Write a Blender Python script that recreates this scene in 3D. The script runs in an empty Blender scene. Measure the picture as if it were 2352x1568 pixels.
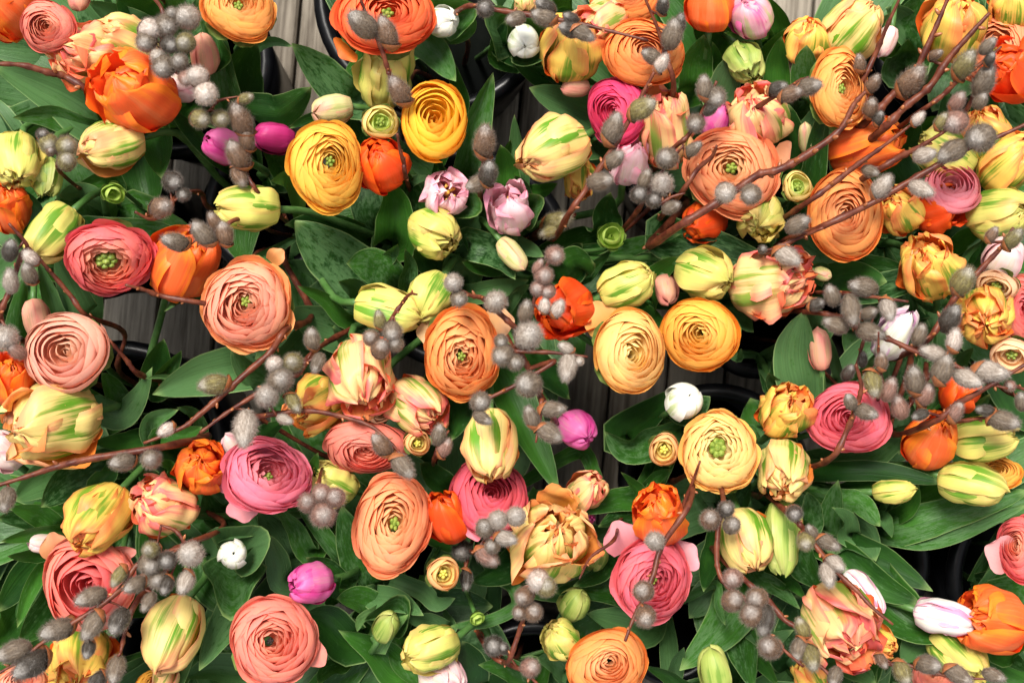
import bpy, math, random
import numpy as np
from mathutils import Vector

# ------------------------------------------------------------------ camera, sky, sun, exposure
HC = 1.65                      # camera height above the deck (m)
KPX = 1.0 / 3000.0             # metres per photo pixel (2352 px wide) per metre of depth
scene = bpy.context.scene
cam_data = bpy.data.cameras.new("camera")
cam = bpy.data.objects.new("camera", cam_data)
scene.collection.objects.link(cam)
cam.location = (0, 0, HC)
cam.rotation_euler = (0, 0, 0)
cam_data.sensor_width = 36.0
cam_data.lens = 36.0 / (2352 * KPX)
cam_data.clip_start = 0.02
cam_data.clip_end = 60
cam_data.dof.use_dof = True
cam_data.dof.focus_distance = 1.20
cam_data.dof.aperture_fstop = 7.0
scene.camera = cam

SUN_EL, SUN_AZ = 62.0, 112.0   # elevation; azimuth counter-clockwise from +X
world = bpy.data.worlds.new("World")
scene.world = world
world.use_nodes = True
wn, wl = world.node_tree.nodes, world.node_tree.links
wn.clear()
sky = wn.new('ShaderNodeTexSky')
sky.sky_type = 'NISHITA'
sky.sun_disc = False
sky.sun_elevation = math.radians(SUN_EL)
sky.sun_rotation = math.radians(90 - SUN_AZ)
sky.dust_density = 2.0
sky.air_density = 1.0
hsv = wn.new('ShaderNodeHueSaturation')
hsv.inputs['Saturation'].default_value = 0.15      # overcast: a nearly white sky
bg = wn.new('ShaderNodeBackground')
bg.inputs['Strength'].default_value = 0.052
wo = wn.new('ShaderNodeOutputWorld')
wl.new(sky.outputs[0], hsv.inputs['Color'])
wl.new(hsv.outputs[0], bg.inputs['Color'])
wl.new(bg.outputs[0], wo.inputs['Surface'])
sun_data = bpy.data.lights.new("sun", 'SUN')
sun_data.energy = 1.5
sun_data.angle = math.radians(20)
sun_data.color = (1.0, 0.95, 0.87)
sun = bpy.data.objects.new("sun", sun_data)
scene.collection.objects.link(sun)
_e, _a = math.radians(SUN_EL), math.radians(SUN_AZ)
sun.rotation_euler = Vector((math.cos(_e) * math.cos(_a), math.cos(_e) * math.sin(_a), math.sin(_e))).to_track_quat('Z', 'Y').to_euler()
vs = scene.view_settings
vs.view_transform = 'Standard'
vs.look = 'None'
vs.exposure = 2.08
vs.gamma = 1.0
vs.use_curve_mapping = False
scene.cycles.use_denoising = True
scene.cycles.max_bounces = 8
scene.cycles.diffuse_bounces = 4
scene.cycles.transmission_bounces = 4

# ------------------------------------------------------------------ helpers
COL = scene.collection.objects
CAMP = np.array([0.0, 0.0, HC])
TILES = {c: ((i % 3) * 784.0, (i // 3) * (1568 / 3.0)) for i, c in enumerate('abcdefghi')}

def full(tile, u, v):
    ox, oy = TILES[tile]
    return ox + u / 3.0, oy + v / 3.0

def pt(px, py, z):
    """photo pixel (2352 wide) on the horizontal plane z -> world point"""
    d = HC - z
    return np.array([(px - 1176.0) * KPX * d, (784.0 - py) * KPX * d, z])

def topx(p):
    d = HC - p[2]
    return p[0] / (KPX * d) + 1176.0, 784.0 - p[1] / (KPX * d)

def nrm(v):
    return v / (np.linalg.norm(v) + 1e-12)

def hexlin(h):
    out = []
    for i in (0, 2, 4):
        c = int(h[i:i + 2], 16) / 255.0
        out.append(c / 12.92 if c <= 0.04045 else ((c + 0.055) / 1.055) ** 2.4)
    return np.array(out)

def view_frame(p):
    w = nrm(CAMP - p)
    r = nrm(np.array([1.0, 0, 0]) - w[0] * w)
    return r, np.cross(w, r), w

def axis_from(p, ang, tilt):
    r, u, w = view_frame(p)
    a, t = math.radians(ang), math.radians(tilt)
    return nrm(math.cos(t) * w + math.sin(t) * (math.cos(a) * r + math.sin(a) * u))

def thing(name, label, cat, loc, group=None):
    o = bpy.data.objects.new(name, None)
    o.empty_display_size = 0.02
    COL.link(o)
    o.location = tuple(loc)
    o['label'] = label
    o['category'] = cat
    if group:
        o['group'] = group
    return o

def link(name, me, parent=None, color=None):
    o = bpy.data.objects.new(name, me)
    COL.link(o)
    if parent is not None:
        o.parent = parent
    if color is not None:
        o.color = (float(color[0]), float(color[1]), float(color[2]), 1.0)
    return o

_facecache = {}
def grid_faces(nv, nu, wrap=False):
    key = (nv, nu, wrap)
    if key not in _facecache:
        f = []
        for j in range(nv - 1):
            for i in range(nu if wrap else nu - 1):
                i2 = (i + 1) % nu
                f.append((j * nu + i, j * nu + i2, (j + 1) * nu + i2, (j + 1) * nu + i))
        uv = []
        for q in f:
            for vi in q:
                uv += [(vi % nu) / (nu - 1), (vi // nu) / (nv - 1)]
        _facecache[key] = (f, np.array(uv, dtype=np.float32))
    return _facecache[key]

def grid_mesh(name, P, mat, wrap=False, smooth=True):
    nv, nu = P.shape[:2]
    f, uv = grid_faces(nv, nu, wrap)
    me = bpy.data.meshes.new(name)
    me.from_pydata(P.reshape(-1, 3).tolist(), [], f)
    ul = me.uv_layers.new(name='UVMap')
    ul.data.foreach_set('uv', uv)
    if smooth:
        me.polygons.foreach_set('use_smooth', [True] * len(f))
    me.materials.append(mat)
    return me

def soup_mesh(name, verts, faces, mat, smooth=True, mats=None, midx=None):
    me = bpy.data.meshes.new(name)
    me.from_pydata([tuple(v) for v in verts], [], faces)
    if smooth:
        me.polygons.foreach_set('use_smooth', [True] * len(faces))
    for m in (mats or [mat]):
        me.materials.append(m)
    if midx is not None:
        me.polygons.foreach_set('material_index', midx)
    return me

def catmull(pts, n):
    pts = [np.asarray(p, float) for p in pts]
    if len(pts) == 2:
        pts = [pts[0], (pts[0] + pts[1]) / 2, pts[1]]
    Q = [2 * pts[0] - pts[1]] + pts + [2 * pts[-1] - pts[-2]]
    seg = len(pts) - 1
    out = []
    for s in np.linspace(0, seg - 1e-9, n):
        i = int(s); t = s - i
        a, b, c, d = Q[i], Q[i + 1], Q[i + 2], Q[i + 3]
        out.append(0.5 * (2 * b + (c - a) * t + (2 * a - 5 * b + 4 * c - d) * t * t + (3 * b - a - 3 * c + d) * t ** 3))
    return np.array(out)

def tube_grid(path, radii, ns=7):
    n = len(path)
    T = np.gradient(path, axis=0)
    T /= np.linalg.norm(T, axis=1)[:, None] + 1e-12
    ref = np.array([1.0, 0.2, 0.1])
    P = np.zeros((n, ns, 3))
    x = nrm(np.cross(T[0], ref))
    for i in range(n):
        x = nrm(x - np.dot(x, T[i]) * T[i])
        y = np.cross(T[i], x)
        for k in range(ns):
            a = 2 * math.pi * k / ns
            P[i, k] = path[i] + radii[i] * (math.cos(a) * x + math.sin(a) * y)
    return P

def tube_soup(path, radii, ns=7, cap=True):
    P = tube_grid(path, radii, ns)
    n = len(path)
    V = P.reshape(-1, 3).tolist()
    F = list(grid_faces(n, ns, True)[0])
    if cap:
        F.append(tuple(range(ns))[::-1])
        F.append(tuple((n - 1) * ns + k for k in range(ns)))
    return V, F

# ------------------------------------------------------------------ materials
def new_mat(name):
    m = bpy.data.materials.new(name)
    m.use_nodes = True
    nt = m.node_tree
    nt.nodes.clear()
    return m, nt

class N:
    """tiny node-building helper"""
    def __init__(s, nt):
        s.nt = nt
    def new(s, t, **kw):
        n = s.nt.nodes.new(t)
        for k, v in kw.items():
            setattr(n, k, v)
        return n
    def put(s, sock, v):
        if isinstance(v, bpy.types.NodeSocket):
            s.nt.links.new(v, sock)
        elif hasattr(v, '__len__') and len(v) == 3 and sock.type == 'RGBA':
            sock.default_value = (float(v[0]), float(v[1]), float(v[2]), 1.0)
        else:
            sock.default_value = v
    def math(s, op, a, b=0.0, c=None, clamp=False):
        n = s.new('ShaderNodeMath', operation=op, use_clamp=clamp)
        s.put(n.inputs[0], a); s.put(n.inputs[1], b)
        if c is not None:
            s.put(n.inputs[2], c)
        return n.outputs[0]
    def ramp(s, x, lo, hi):
        n = s.new('ShaderNodeMapRange', interpolation_type='SMOOTHSTEP')
        s.put(n.inputs['Value'], x); s.put(n.inputs['From Min'], lo); s.put(n.inputs['From Max'], hi)
        return n.outputs[0]
    def mix(s, f, a, b, blend='MIX'):
        n = s.new('ShaderNodeMix', data_type='RGBA', blend_type=blend)
        s.put(n.inputs[0], f); s.put(n.inputs[6], a); s.put(n.inputs[7], b)
        return n.outputs[2]
    def comb(s, x, y, z):
        n = s.new('ShaderNodeCombineXYZ')
        s.put(n.inputs[0], x); s.put(n.inputs[1], y); s.put(n.inputs[2], z)
        return n.outputs[0]
    def noise(s, vec, scale, detail=3.0, rough=0.55):
        n = s.new('ShaderNodeTexNoise')
        s.put(n.inputs['Vector'], vec); s.put(n.inputs['Scale'], scale)
        s.put(n.inputs['Detail'], detail); s.put(n.inputs['Roughness'], rough)
        return n.outputs['Fac']
    def uv(s):
        t = s.new('ShaderNodeTexCoord')
        q = s.new('ShaderNodeSeparateXYZ')
        s.nt.links.new(t.outputs['UV'], q.inputs[0])
        return q.outputs[0], q.outputs[1]
    def bump(s, h, strength, dist):
        n = s.new('ShaderNodeBump')
        s.put(n.inputs['Height'], h); s.put(n.inputs['Strength'], strength); s.put(n.inputs['Distance'], dist)
        return n.outputs[0]
    def out(s, color, rough, spec=0.35, bump=None, trans=0.0, tcolor=None, sheen=0.0):
        b = s.new('ShaderNodeBsdfPrincipled')
        s.put(b.inputs['Base Color'], color); s.put(b.inputs['Roughness'], rough)
        s.put(b.inputs['Specular IOR Level'], spec)
        if sheen:
            s.put(b.inputs['Sheen Weight'], sheen)
        if bump is not None:
            s.put(b.inputs['Normal'], bump)
        o = s.new('ShaderNodeOutputMaterial')
        if trans > 0:
            t = s.new('ShaderNodeBsdfTranslucent')
            s.put(t.inputs['Color'], tcolor if tcolor is not None else color)
            mx = s.new('ShaderNodeMixShader')
            mx.inputs[0].default_value = trans
            s.nt.links.new(b.outputs[0], mx.inputs[1]); s.nt.links.new(t.outputs[0], mx.inputs[2])
            s.nt.links.new(mx.outputs[0], o.inputs[0])
        else:
            s.nt.links.new(b.outputs[0], o.inputs[0])

def obj_random(n):
    return n.new('ShaderNodeObjectInfo')

def petal_material(name, base, flame, edge, back, flame_amt=1.0, edge_amt=1.0):
    """tulip petal: base colour, feathered flame either side of the midrib, tinted margin, other inner face"""
    m, nt = new_mat(name)
    n = N(nt)
    u, v = n.uv()
    oi = obj_random(n)
    rnd = oi.outputs['Random']
    uc = n.math('ABSOLUTE', n.math('MULTIPLY', n.math('SUBTRACT', u, 0.5), 2.0))
    su = n.math('MULTIPLY', u, 19.0)
    sv = n.math('MULTIPLY', v, 1.0)
    vec = n.comb(su, sv, n.math('MULTIPLY', rnd, 60.0))
    streak = n.noise(vec, 1.0, 4.0, 0.6)
    fine = n.noise(n.comb(n.math('MULTIPLY', u, 45.0), n.math('MULTIPLY', v, 2.2), n.math('MULTIPLY', rnd, 90.0)), 1.0, 2.0)
    blot = n.noise(n.comb(n.math('MULTIPLY', u, 2.2), n.math('MULTIPLY', v, 1.6), n.math('MULTIPLY', rnd, 37.0)), 1.0, 2.0)
    sc = n.math('SUBTRACT', streak, 0.5)
    bc = n.math('SUBTRACT', blot, 0.5)
    band = n.math('SUBTRACT', 1.0, n.math('MULTIPLY', n.math('ABSOLUTE', n.math('SUBTRACT', uc, 0.30)), 2.4))
    vb = n.math('MULTIPLY', n.math('ABSOLUTE', n.math('SUBTRACT', v, 0.48)), 1.5)
    f = n.math('ADD', n.math('SUBTRACT', band, vb), n.math('ADD', n.math('MULTIPLY', sc, 2.6), n.math('MULTIPLY', bc, 2.0)))
    fm = n.math('MULTIPLY', n.ramp(f, 0.10, 0.85), flame_amt)
    e = n.math('ADD', n.math('MULTIPLY', uc, 0.55), n.math('MULTIPLY', v, 0.75))
    e = n.math('ADD', e, n.math('ADD', n.math('MULTIPLY', sc, 0.8), n.math('MULTIPLY', bc, 1.3)))
    em = n.math('MULTIPLY', n.ramp(e, 0.72, 1.25), edge_amt)
    c = n.mix(fm, base, flame)
    em = n.math('MAXIMUM', em, n.math('MULTIPLY', n.ramp(n.math('ADD', uc, n.math('MULTIPLY', sc, 0.12)), 0.84, 0.97), 0.75 * edge_amt))
    c = n.mix(em, c, edge)
    geo = n.new('ShaderNodeNewGeometry')
    cb = n.mix(n.math('MULTIPLY', n.ramp(v, 0.2, 0.9), 0.8), back, n.mix(0.5, back, c))
    c = n.mix(geo.outputs['Backfacing'], c, cb)
    val = n.math('ADD', 0.84, n.math('ADD', n.math('MULTIPLY', rnd, 0.16), n.math('MULTIPLY', fine, 0.14)))
    c = n.mix(1.0, c, n.comb(val, val, val), 'MULTIPLY')
    h = n.math('ADD', n.math('MULTIPLY', streak, 0.7), n.math('MULTIPLY', fine, 0.5))
    n.out(c, 0.42, 0.30, n.bump(h, 0.45, 0.0012), 0.28)
    return m

def ran_material():
    m, nt = new_mat('ranunculus_petal')
    n = N(nt)
    u, v = n.uv()
    oi = obj_random(n)
    rnd = oi.outputs['Random']
    streak = n.noise(n.comb(n.math('MULTIPLY', u, 16.0), n.math('MULTIPLY', v, 1.2), n.math('MULTIPLY', rnd, 60.0)), 1.0, 3.0)
    blot = n.noise(n.comb(n.math('MULTIPLY', u, 2.0), n.math('MULTIPLY', v, 1.4), n.math('MULTIPLY', rnd, 31.0)), 1.0, 2.0)
    val = n.math('ADD', 0.84, n.math('ADD', n.math('MULTIPLY', rnd, 0.12), n.math('MULTIPLY', streak, 0.12)))
    c = n.mix(1.0, oi.outputs['Color'], n.comb(val, val, val), 'MULTIPLY')
    hs = n.new('ShaderNodeHueSaturation')
    n.put(hs.inputs['Hue'], n.math('ADD', 0.485, n.math('MULTIPLY', blot, 0.03)))
    n.put(hs.inputs['Saturation'], n.math('ADD', 1.07, n.math('MULTIPLY', v, -0.09)))
    n.put(hs.inputs['Color'], c)
    n.out(hs.outputs[0], 0.48, 0.25, n.bump(streak, 0.30, 0.0008), 0.36)
    return m

def leaf_material(name, dark, light, glauc):
    m, nt = new_mat(name)
    n = N(nt)
    u, v = n.uv()
    oi = obj_random(n)
    rnd = oi.outputs['Random']
    uc = n.math('ABSOLUTE', n.math('MULTIPLY', n.math('SUBTRACT', u, 0.5), 2.0))
    r3 = n.math('MULTIPLY', rnd, 80.0)
    veins = n.noise(n.comb(n.math('MULTIPLY', u, 30.0), n.math('MULTIPLY', v, 1.3), r3), 1.0, 2.0)
    mott = n.noise(n.comb(n.math('MULTIPLY', u, 9.0), n.math('MULTIPLY', v, 14.0), r3), 1.0, 6.0, 0.75)
    big = n.noise(n.comb(n.math('MULTIPLY', u, 1.6), n.math('MULTIPLY', v, 3.0), r3), 1.0, 3.0)
    rr = n.math('FRACT', n.math('MULTIPLY', rnd, 7.31))
    c = n.mix(n.ramp(n.math('ADD', n.math('MULTIPLY', big, 0.9), n.math('MULTIPLY', rnd, 0.5)), 0.35, 1.05), dark, light)
    bloom = n.math('MULTIPLY', n.ramp(n.math('ADD', mott, n.math('MULTIPLY', n.math('SUBTRACT', rr, 0.5), 0.4)), 0.43, 0.60), 0.72)
    c = n.mix(bloom, c, glauc)
    val = n.math('ADD', 0.60, n.math('MULTIPLY', veins, 0.8))
    c = n.mix(1.0, c, n.comb(val, val, val), 'MULTIPLY')
    c = n.mix(n.math('MULTIPLY', n.ramp(uc, 0.93, 0.995), 0.55), c, (0.30, 0.42, 0.16))
    c = n.mix(n.math('MULTIPLY', n.ramp(v, 0.93, 1.0), 0.5), c, (0.30, 0.42, 0.14))
    rough = n.math('ADD', 0.24, n.math('MULTIPLY', mott, 0.30))
    n.out(c, rough, 0.20, n.bump(n.math('ADD', veins, n.math('MULTIPLY', mott, 0.5)), 0.5, 0.0014), 0.10, (0.12, 0.30, 0.025))
    return m

def simple_noise_mat(name, c1, c2, scale, rough, spec=0.35, bump=0.3, trans=0.0, use_obj=False, stretch=None):
    m, nt = new_mat(name)
    n = N(nt)
    t = n.new('ShaderNodeTexCoord')
    vec = t.outputs['Object']
    if stretch:
        mp = n.new('ShaderNodeMapping')
        n.put(mp.inputs['Vector'], vec)
        mp.inputs['Scale'].default_value = stretch
        vec = mp.outputs[0]
    f = n.noise(vec, scale, 4.0)
    oi = obj_random(n)
    if use_obj:
        c = n.mix(n.ramp(f, 0.3, 0.7), n.mix(1.0, oi.outputs['Color'], c1, 'MULTIPLY'), n.mix(1.0, oi.outputs['Color'], c2, 'MULTIPLY'))
    else:
        c = n.mix(n.ramp(f, 0.3, 0.7), c1, c2)
    n.out(c, rough, spec, n.bump(f, bump, 0.002), trans)
    return m

M = {}
M['ran'] = ran_material()
M['leaf'] = leaf_material('tulip_leaf', (0.009, 0.036, 0.007), (0.034, 0.118, 0.013), (0.080, 0.165, 0.062))
M['leafb'] = leaf_material('young_leaf', (0.045, 0.13, 0.013), (0.10, 0.23, 0.035), (0.13, 0.24, 0.09))
M['stem'] = simple_noise_mat('flower_stem', (0.04, 0.11, 0.02), (0.08, 0.17, 0.045), 60, 0.45)
M['sepal'] = simple_noise_mat('sepal', (0.10, 0.18, 0.03), (0.20, 0.28, 0.07), 120, 0.6, trans=0.15)
M['eye'] = simple_noise_mat('flower_eye', (0.09, 0.16, 0.015), (0.27, 0.33, 0.06), 260, 0.5)
M['eyey'] = simple_noise_mat('yellow_eye', (0.50, 0.45, 0.06), (0.66, 0.58, 0.12), 260, 0.5)
M['eyed'] = simple_noise_mat('dark_eye', (0.010, 0.008, 0.012), (0.03, 0.025, 0.02), 260, 0.5)
M['stamen'] = simple_noise_mat('stamen', (0.75, 0.36, 0.05), (0.85, 0.55, 0.12), 200, 0.6)
M['bark'] = simple_noise_mat('willow_bark', (0.055, 0.010, 0.006), (0.15, 0.040, 0.018), 90, 0.45, 0.28, 0.5, stretch=(1, 1, 1))
M['scale'] = simple_noise_mat('bud_scale', (0.20, 0.055, 0.018), (0.36, 0.13, 0.045), 120, 0.35, 0.45)
M['plastic'] = simple_noise_mat('black_plastic', (0.0025, 0.0025, 0.0035), (0.005, 0.005, 0.006), 30, 0.30, 0.22, 0.1)
M['water'] = simple_noise_mat('dark_water', (0.003, 0.004, 0.003), (0.005, 0.006, 0.005), 8, 0.12, 0.03, 0.02)

def catkin_materials():
    m, nt = new_mat('catkin_body')
    n = N(nt)
    t = n.new('ShaderNodeTexCoord')
    oi = obj_random(n)
    mp = n.new('ShaderNodeMapping')
    n.put(mp.inputs['Vector'], t.outputs['Object'])
    mp.inputs['Scale'].default_value = (1, 1, 0.35)
    f = n.noise(mp.outputs[0], 9.0, 5.0, 0.7)
    spots = n.noise(t.outputs['Object'], 22.0, 3.0, 0.7)
    dark = n.mix(1.0, oi.outputs['Color'], (0.40, 0.36, 0.33), 'MULTIPLY')
    c = n.mix(n.ramp(f, 0.30, 0.72), dark, oi.outputs['Color'])
    c = n.mix(n.math('MULTIPLY', n.ramp(spots, 0.58, 0.68), 0.55), c, dark)
    sp = n.new('ShaderNodeSeparateXYZ')
    n.put(sp.inputs[0], t.outputs['Object'])
    tipm = n.math('MULTIPLY', n.ramp(n.math('ADD', sp.outputs[2], n.math('MULTIPLY', f, 0.25)), 0.32, 0.62), 0.6)
    c = n.mix(tipm, c, (0.46, 0.43, 0.40))  # silvery tip, with its white glint put into the colour
    n.out(c, 0.40, 0.45, n.bump(n.math('ADD', f, n.math('MULTIPLY', spots, 0.4)), 0.35, 0.03), 0.0)
    h, nt = new_mat('catkin_hair')
    n = N(nt)
    oi = obj_random(n)
    c = n.mix(0.40, oi.outputs['Color'], (0.56, 0.50, 0.45))
    n.out(c, 0.6, 0.2, None, 0.55)
    return m, h
M['catkin'], M['hair'] = catkin_materials()

def wood_material():
    m, nt = new_mat('weathered_wood')
    n = N(nt)
    t = n.new('ShaderNodeTexCoord')
    oi = obj_random(n)
    rnd = oi.outputs['Random']
    sp = n.new('ShaderNodeSeparateXYZ')
    n.put(sp.inputs[0], t.outputs['Object'])
    off = n.math('MULTIPLY', rnd, 50.0)
    vec = n.comb(n.math('MULTIPLY', sp.outputs[0], 160.0), n.math('MULTIPLY', sp.outputs[1], 7.0), off)
    grain = n.noise(vec, 1.0, 5.0, 0.65)
    stain = n.noise(n.comb(n.math('MULTIPLY', sp.outputs[0], 18.0), n.math('MULTIPLY', sp.outputs[1], 9.0), off), 1.0, 4.0)
    g = n.math('ADD', n.math('MULTIPLY', grain, 0.65), n.math('ADD', n.math('MULTIPLY', stain, 0.3), n.math('MULTIPLY', rnd, 0.15)))
    c = n.mix(n.ramp(g, 0.32, 0.75), (0.060, 0.046, 0.033), (0.31, 0.27, 0.215))
    n.out(c, 0.75, 0.25, n.bump(grain, 0.7, 0.003))
    return m
M['wood'] = wood_material()

def H(*a):
    return [hexlin(x) for x in a]
TP = {}
for key, cols, fa, ea in (
    ('cream', H('F4DC86', '68A028', 'F88E72', 'F88C38'), 1.0, 0.70),
    ('creamg', H('DED870', '629A28', 'F0BC78', 'E4CC6C'), 0.95, 0.55),
    ('peach', H('FAD08E', '72A030', 'F6666C', 'FA6E30'), 0.9, 0.90),
    ('yellow', H('F8D060', '6A9C28', 'F97C50', 'FA6C24'), 0.95, 0.78),
    ('orange', H('F86A30', 'F4834C', 'FF9422', 'F84A16'), 0.7, 0.75),
    ('redorange', H('F6521E', 'F46434', 'FF7A1C', 'EA3410'), 0.6, 0.6),
    ('magenta', H('E670AC', 'DA9CA8', 'CC3488', 'D44488'), 0.5, 0.9),
    ('hotpink', H('BE2C70', 'A0245A', 'CC4488', 'B82A70'), 0.5, 0.6),
    ('pink', H('F9D2D6', 'ECDCC4', 'F6A4BA', 'F6B0BE'), 0.7, 1.0),
    ('pinkgreen', H('EFB4BE', 'C4C88C', 'E0509A', 'E04C90'), 0.9, 0.8),
    ('palepink', H('F4DAD2', 'E4D8B8', 'F2B4BC', 'F2B8BC'), 0.6, 0.9),
    ('white', H('F2F1E2', 'A9BF6A', 'F4F2EA', 'F2F0E0'), 0.75, 0.8),
    ('palebud', H('DDD094', 'A8B864', 'F0A294', 'E8C090'), 0.7, 0.8),
    ('salmonbud', H('E9A88C', 'C4A878', 'E2867E', 'E08878'), 0.6, 0.8),
    ('lilac', H('EAE6DC', 'D4D6AC', 'C184B0', 'CFA0C0'), 0.6, 1.0),
    ('pinkwhite', H('F6F0EA', 'E0E6C8', 'F09CC0', 'F0B0C8'), 0.5, 1.0),
    ('green', H('A9BA5C', '74983A', 'CCC47C', 'B8BC68'), 0.9, 0.6),
):
    TP[key] = petal_material('tulip_petal_' + key, cols[0] * 0.93, cols[1] * 0.9, cols[2] * 0.93, cols[3] * 0.93, fa, ea)

# ranunculus palettes: inner colour, mid colour, outer colour
RP = {k: [hexlin(x) * np.array([0.99, 1.14, 1.05]) + 0.012 for x in v] for k, v in {
    'salmon': ('F6A284', 'F38878', 'F07C70'), 'apricot': ('FFC284', 'FCA556', 'FBA04C'),
    'coralorange': ('FF8C60', 'FB7340', 'FA6A38'), 'yellow': ('FFC04C', 'FFC63C', 'FFA824'),
    'golden': ('FDC866', 'FCB84A', 'FCAE38'), 'hotpink': ('F2648E', 'EE3C70', 'EE4478'),
    'orange': ('FBB07C', 'FA9650', 'FA8C42'), 'peach': ('FFC496', 'FB9C70', 'FA9064'),
    'pink': ('F4A0A8', 'F48C9C', 'F5909E'), 'coralpink': ('F6A486', 'F06C6C', 'EE5C64'),
    'peachpink': ('FAB49A', 'FAA08C', 'FDA060'), 'palepink': ('F8C4AC', 'F6A898', 'F8B09C'),
    'orangepeach': ('FDBC90', 'FA9E5C', 'F98C3C'), 'peachyellow': ('FFDCA4', 'FEC27C', 'FDB45C'),
    'yelloworange': ('FFD07C', 'FDB24C', 'FDA030'), 'pinkcoral': ('F47C90', 'F56A7C', 'F67482'),
    'rose': ('F4909C', 'F07490', 'F07890'), 'coral': ('F27A84', 'F47670', 'F58C78'),
    'salmonpink': ('F9A28C', 'F88A7C', 'F88A78'), 'crimsonpink': ('EC6478', 'E85C70', 'E8586C'),
    'creambud': ('D8DC84', 'EFCB84', 'F2C27C'), 'peachbud': ('E8C878', 'F2B47C', 'F0A874'),
    'palepeach': ('F8CCA8', 'F4BC98', 'F4B898'), 'greenbud': ('A8B850', 'B4C060', '98AC48'),
}.items()}

# ------------------------------------------------------------------ the deck
rng0 = np.random.default_rng(7)
DECK_ROT = math.radians(-5)
gm = bpy.data.meshes.new('ground')
gm.from_pydata([(-40, -40, -0.035), (40, -40, -0.035), (40, 40, -0.035), (-40, 40, -0.035)], [], [(0, 1, 2, 3)])
gm.materials.append(simple_noise_mat('ground_earth', (0.05, 0.045, 0.04), (0.09, 0.08, 0.07), 6, 0.9))
ground = link('ground', gm)
ground['kind'] = 'structure'
ground['label'] = 'dark ground under the deck boards'
floor = bpy.data.objects.new('floor', None)
COL.link(floor)
floor['kind'] = 'structure'
floor['label'] = 'weathered grey wooden deck boards under the buckets'
floor.rotation_euler = (0, 0, DECK_ROT)
PW = 0.072
def plank_mesh():
    hw, hl, th, b = (PW - 0.0035) / 2, 1.3, 0.028, 0.003
    prof = [(-hw, -th), (hw, -th), (hw, -b), (hw - b, 0), (-hw + b, 0), (-hw, -b)]
    V = [(x, -hl, z) for x, z in prof] + [(x, hl, z) for x, z in prof]
    F = [(i, (i + 1) % 6, 6 + (i + 1) % 6, 6 + i) for i in range(6)] + [tuple(range(6))[::-1], tuple(range(6, 12))]
    return soup_mesh('plank', V, F, M['wood'], smooth=False)
pm = plank_mesh()
for i in range(-14, 15):
    o = link('plank', pm, floor)
    o.location = (i * PW + 0.02, float(rng0.uniform(-0.05, 0.05)), float(rng0.uniform(-0.0012, 0)))
    o.rotation_euler = (0, 0, float(rng0.uniform(-0.002, 0.002)))

# ------------------------------------------------------------------ buckets: centre px, rim radius px (at rim height)
RIM_Z = 0.27
BUCKETS = [
    (402, 140, 232, 'black plastic bucket holding the orange tulip beside bare deck boards and the apricot ranunculus'),
    (215, 498, 196, 'black plastic bucket under the coral pink ranunculus with a large lime eye'),
    (1000, -15, 292, 'black plastic bucket with wide open dark mouth under the coral orange ranunculus'),
    (1058, 592, 266, 'black plastic bucket in the middle beneath the ruffled orange ranunculus and folded tulip leaves'),
    (1688, 325, 282, 'black plastic bucket under the big salmon peach ranunculus and upright tulip leaves'),
    (2215, 70, 225, 'black plastic bucket below the cream tulip and bare red willow stems'),
    (2150, 650, 250, 'black plastic bucket beneath the lilac white tulip and crowd of grey catkins'),
    (270, 1035, 262, 'black plastic bucket with glossy rim beside deck boards below the peach pink ranunculus'),
    (930, 1190, 258, 'black plastic bucket under the oval orange ranunculus and red orange tulips'),
    (1645, 1105, 232, 'black plastic bucket with rim showing by the white bud and peach yellow ranunculus'),
    (1975, 1300, 172, 'smaller black plastic bucket under the long pale tulip leaf'),
    (2400, 1330, 230, 'black plastic bucket with shiny rim below the coral red ranunculus'),
    (420, 1560, 210, 'black plastic bucket under the salmon pink ranunculus with black eye'),
    (1230, 1640, 225, 'black plastic bucket beneath the orange peach ranunculus and drooping catkins'),
    (1790, 1640, 190, 'black plastic bucket under the green tulip bud and furry catkins'),
    (620, 478, 165, 'black plastic bucket under the closed green cream tulip above a dark hollow'),
    (1742, 735, 140, 'black plastic bucket with open dark mouth beside the yellow orange ranunculus'),
    (1545, 1462, 122, 'small black plastic bucket in deep shade beside the orange ranunculus with pink heart'),
    (2300, 1740, 190, 'black plastic bucket beneath the orange tulip with pink white neighbour'),
]
BK = []
def lathe_soup(prof, ns=48):
    V, F = [], []
    for r, z in prof:
        for k in range(ns):
            a = 2 * math.pi * k / ns
            V.append((r * math.cos(a), r * math.sin(a), z))
    for j in range(len(prof) - 1):
        for k in range(ns):
            k2 = (k + 1) % ns
            F.append((j * ns + k, j * ns + k2, (j + 1) * ns + k2, (j + 1) * ns + k))
    return V, F
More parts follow.
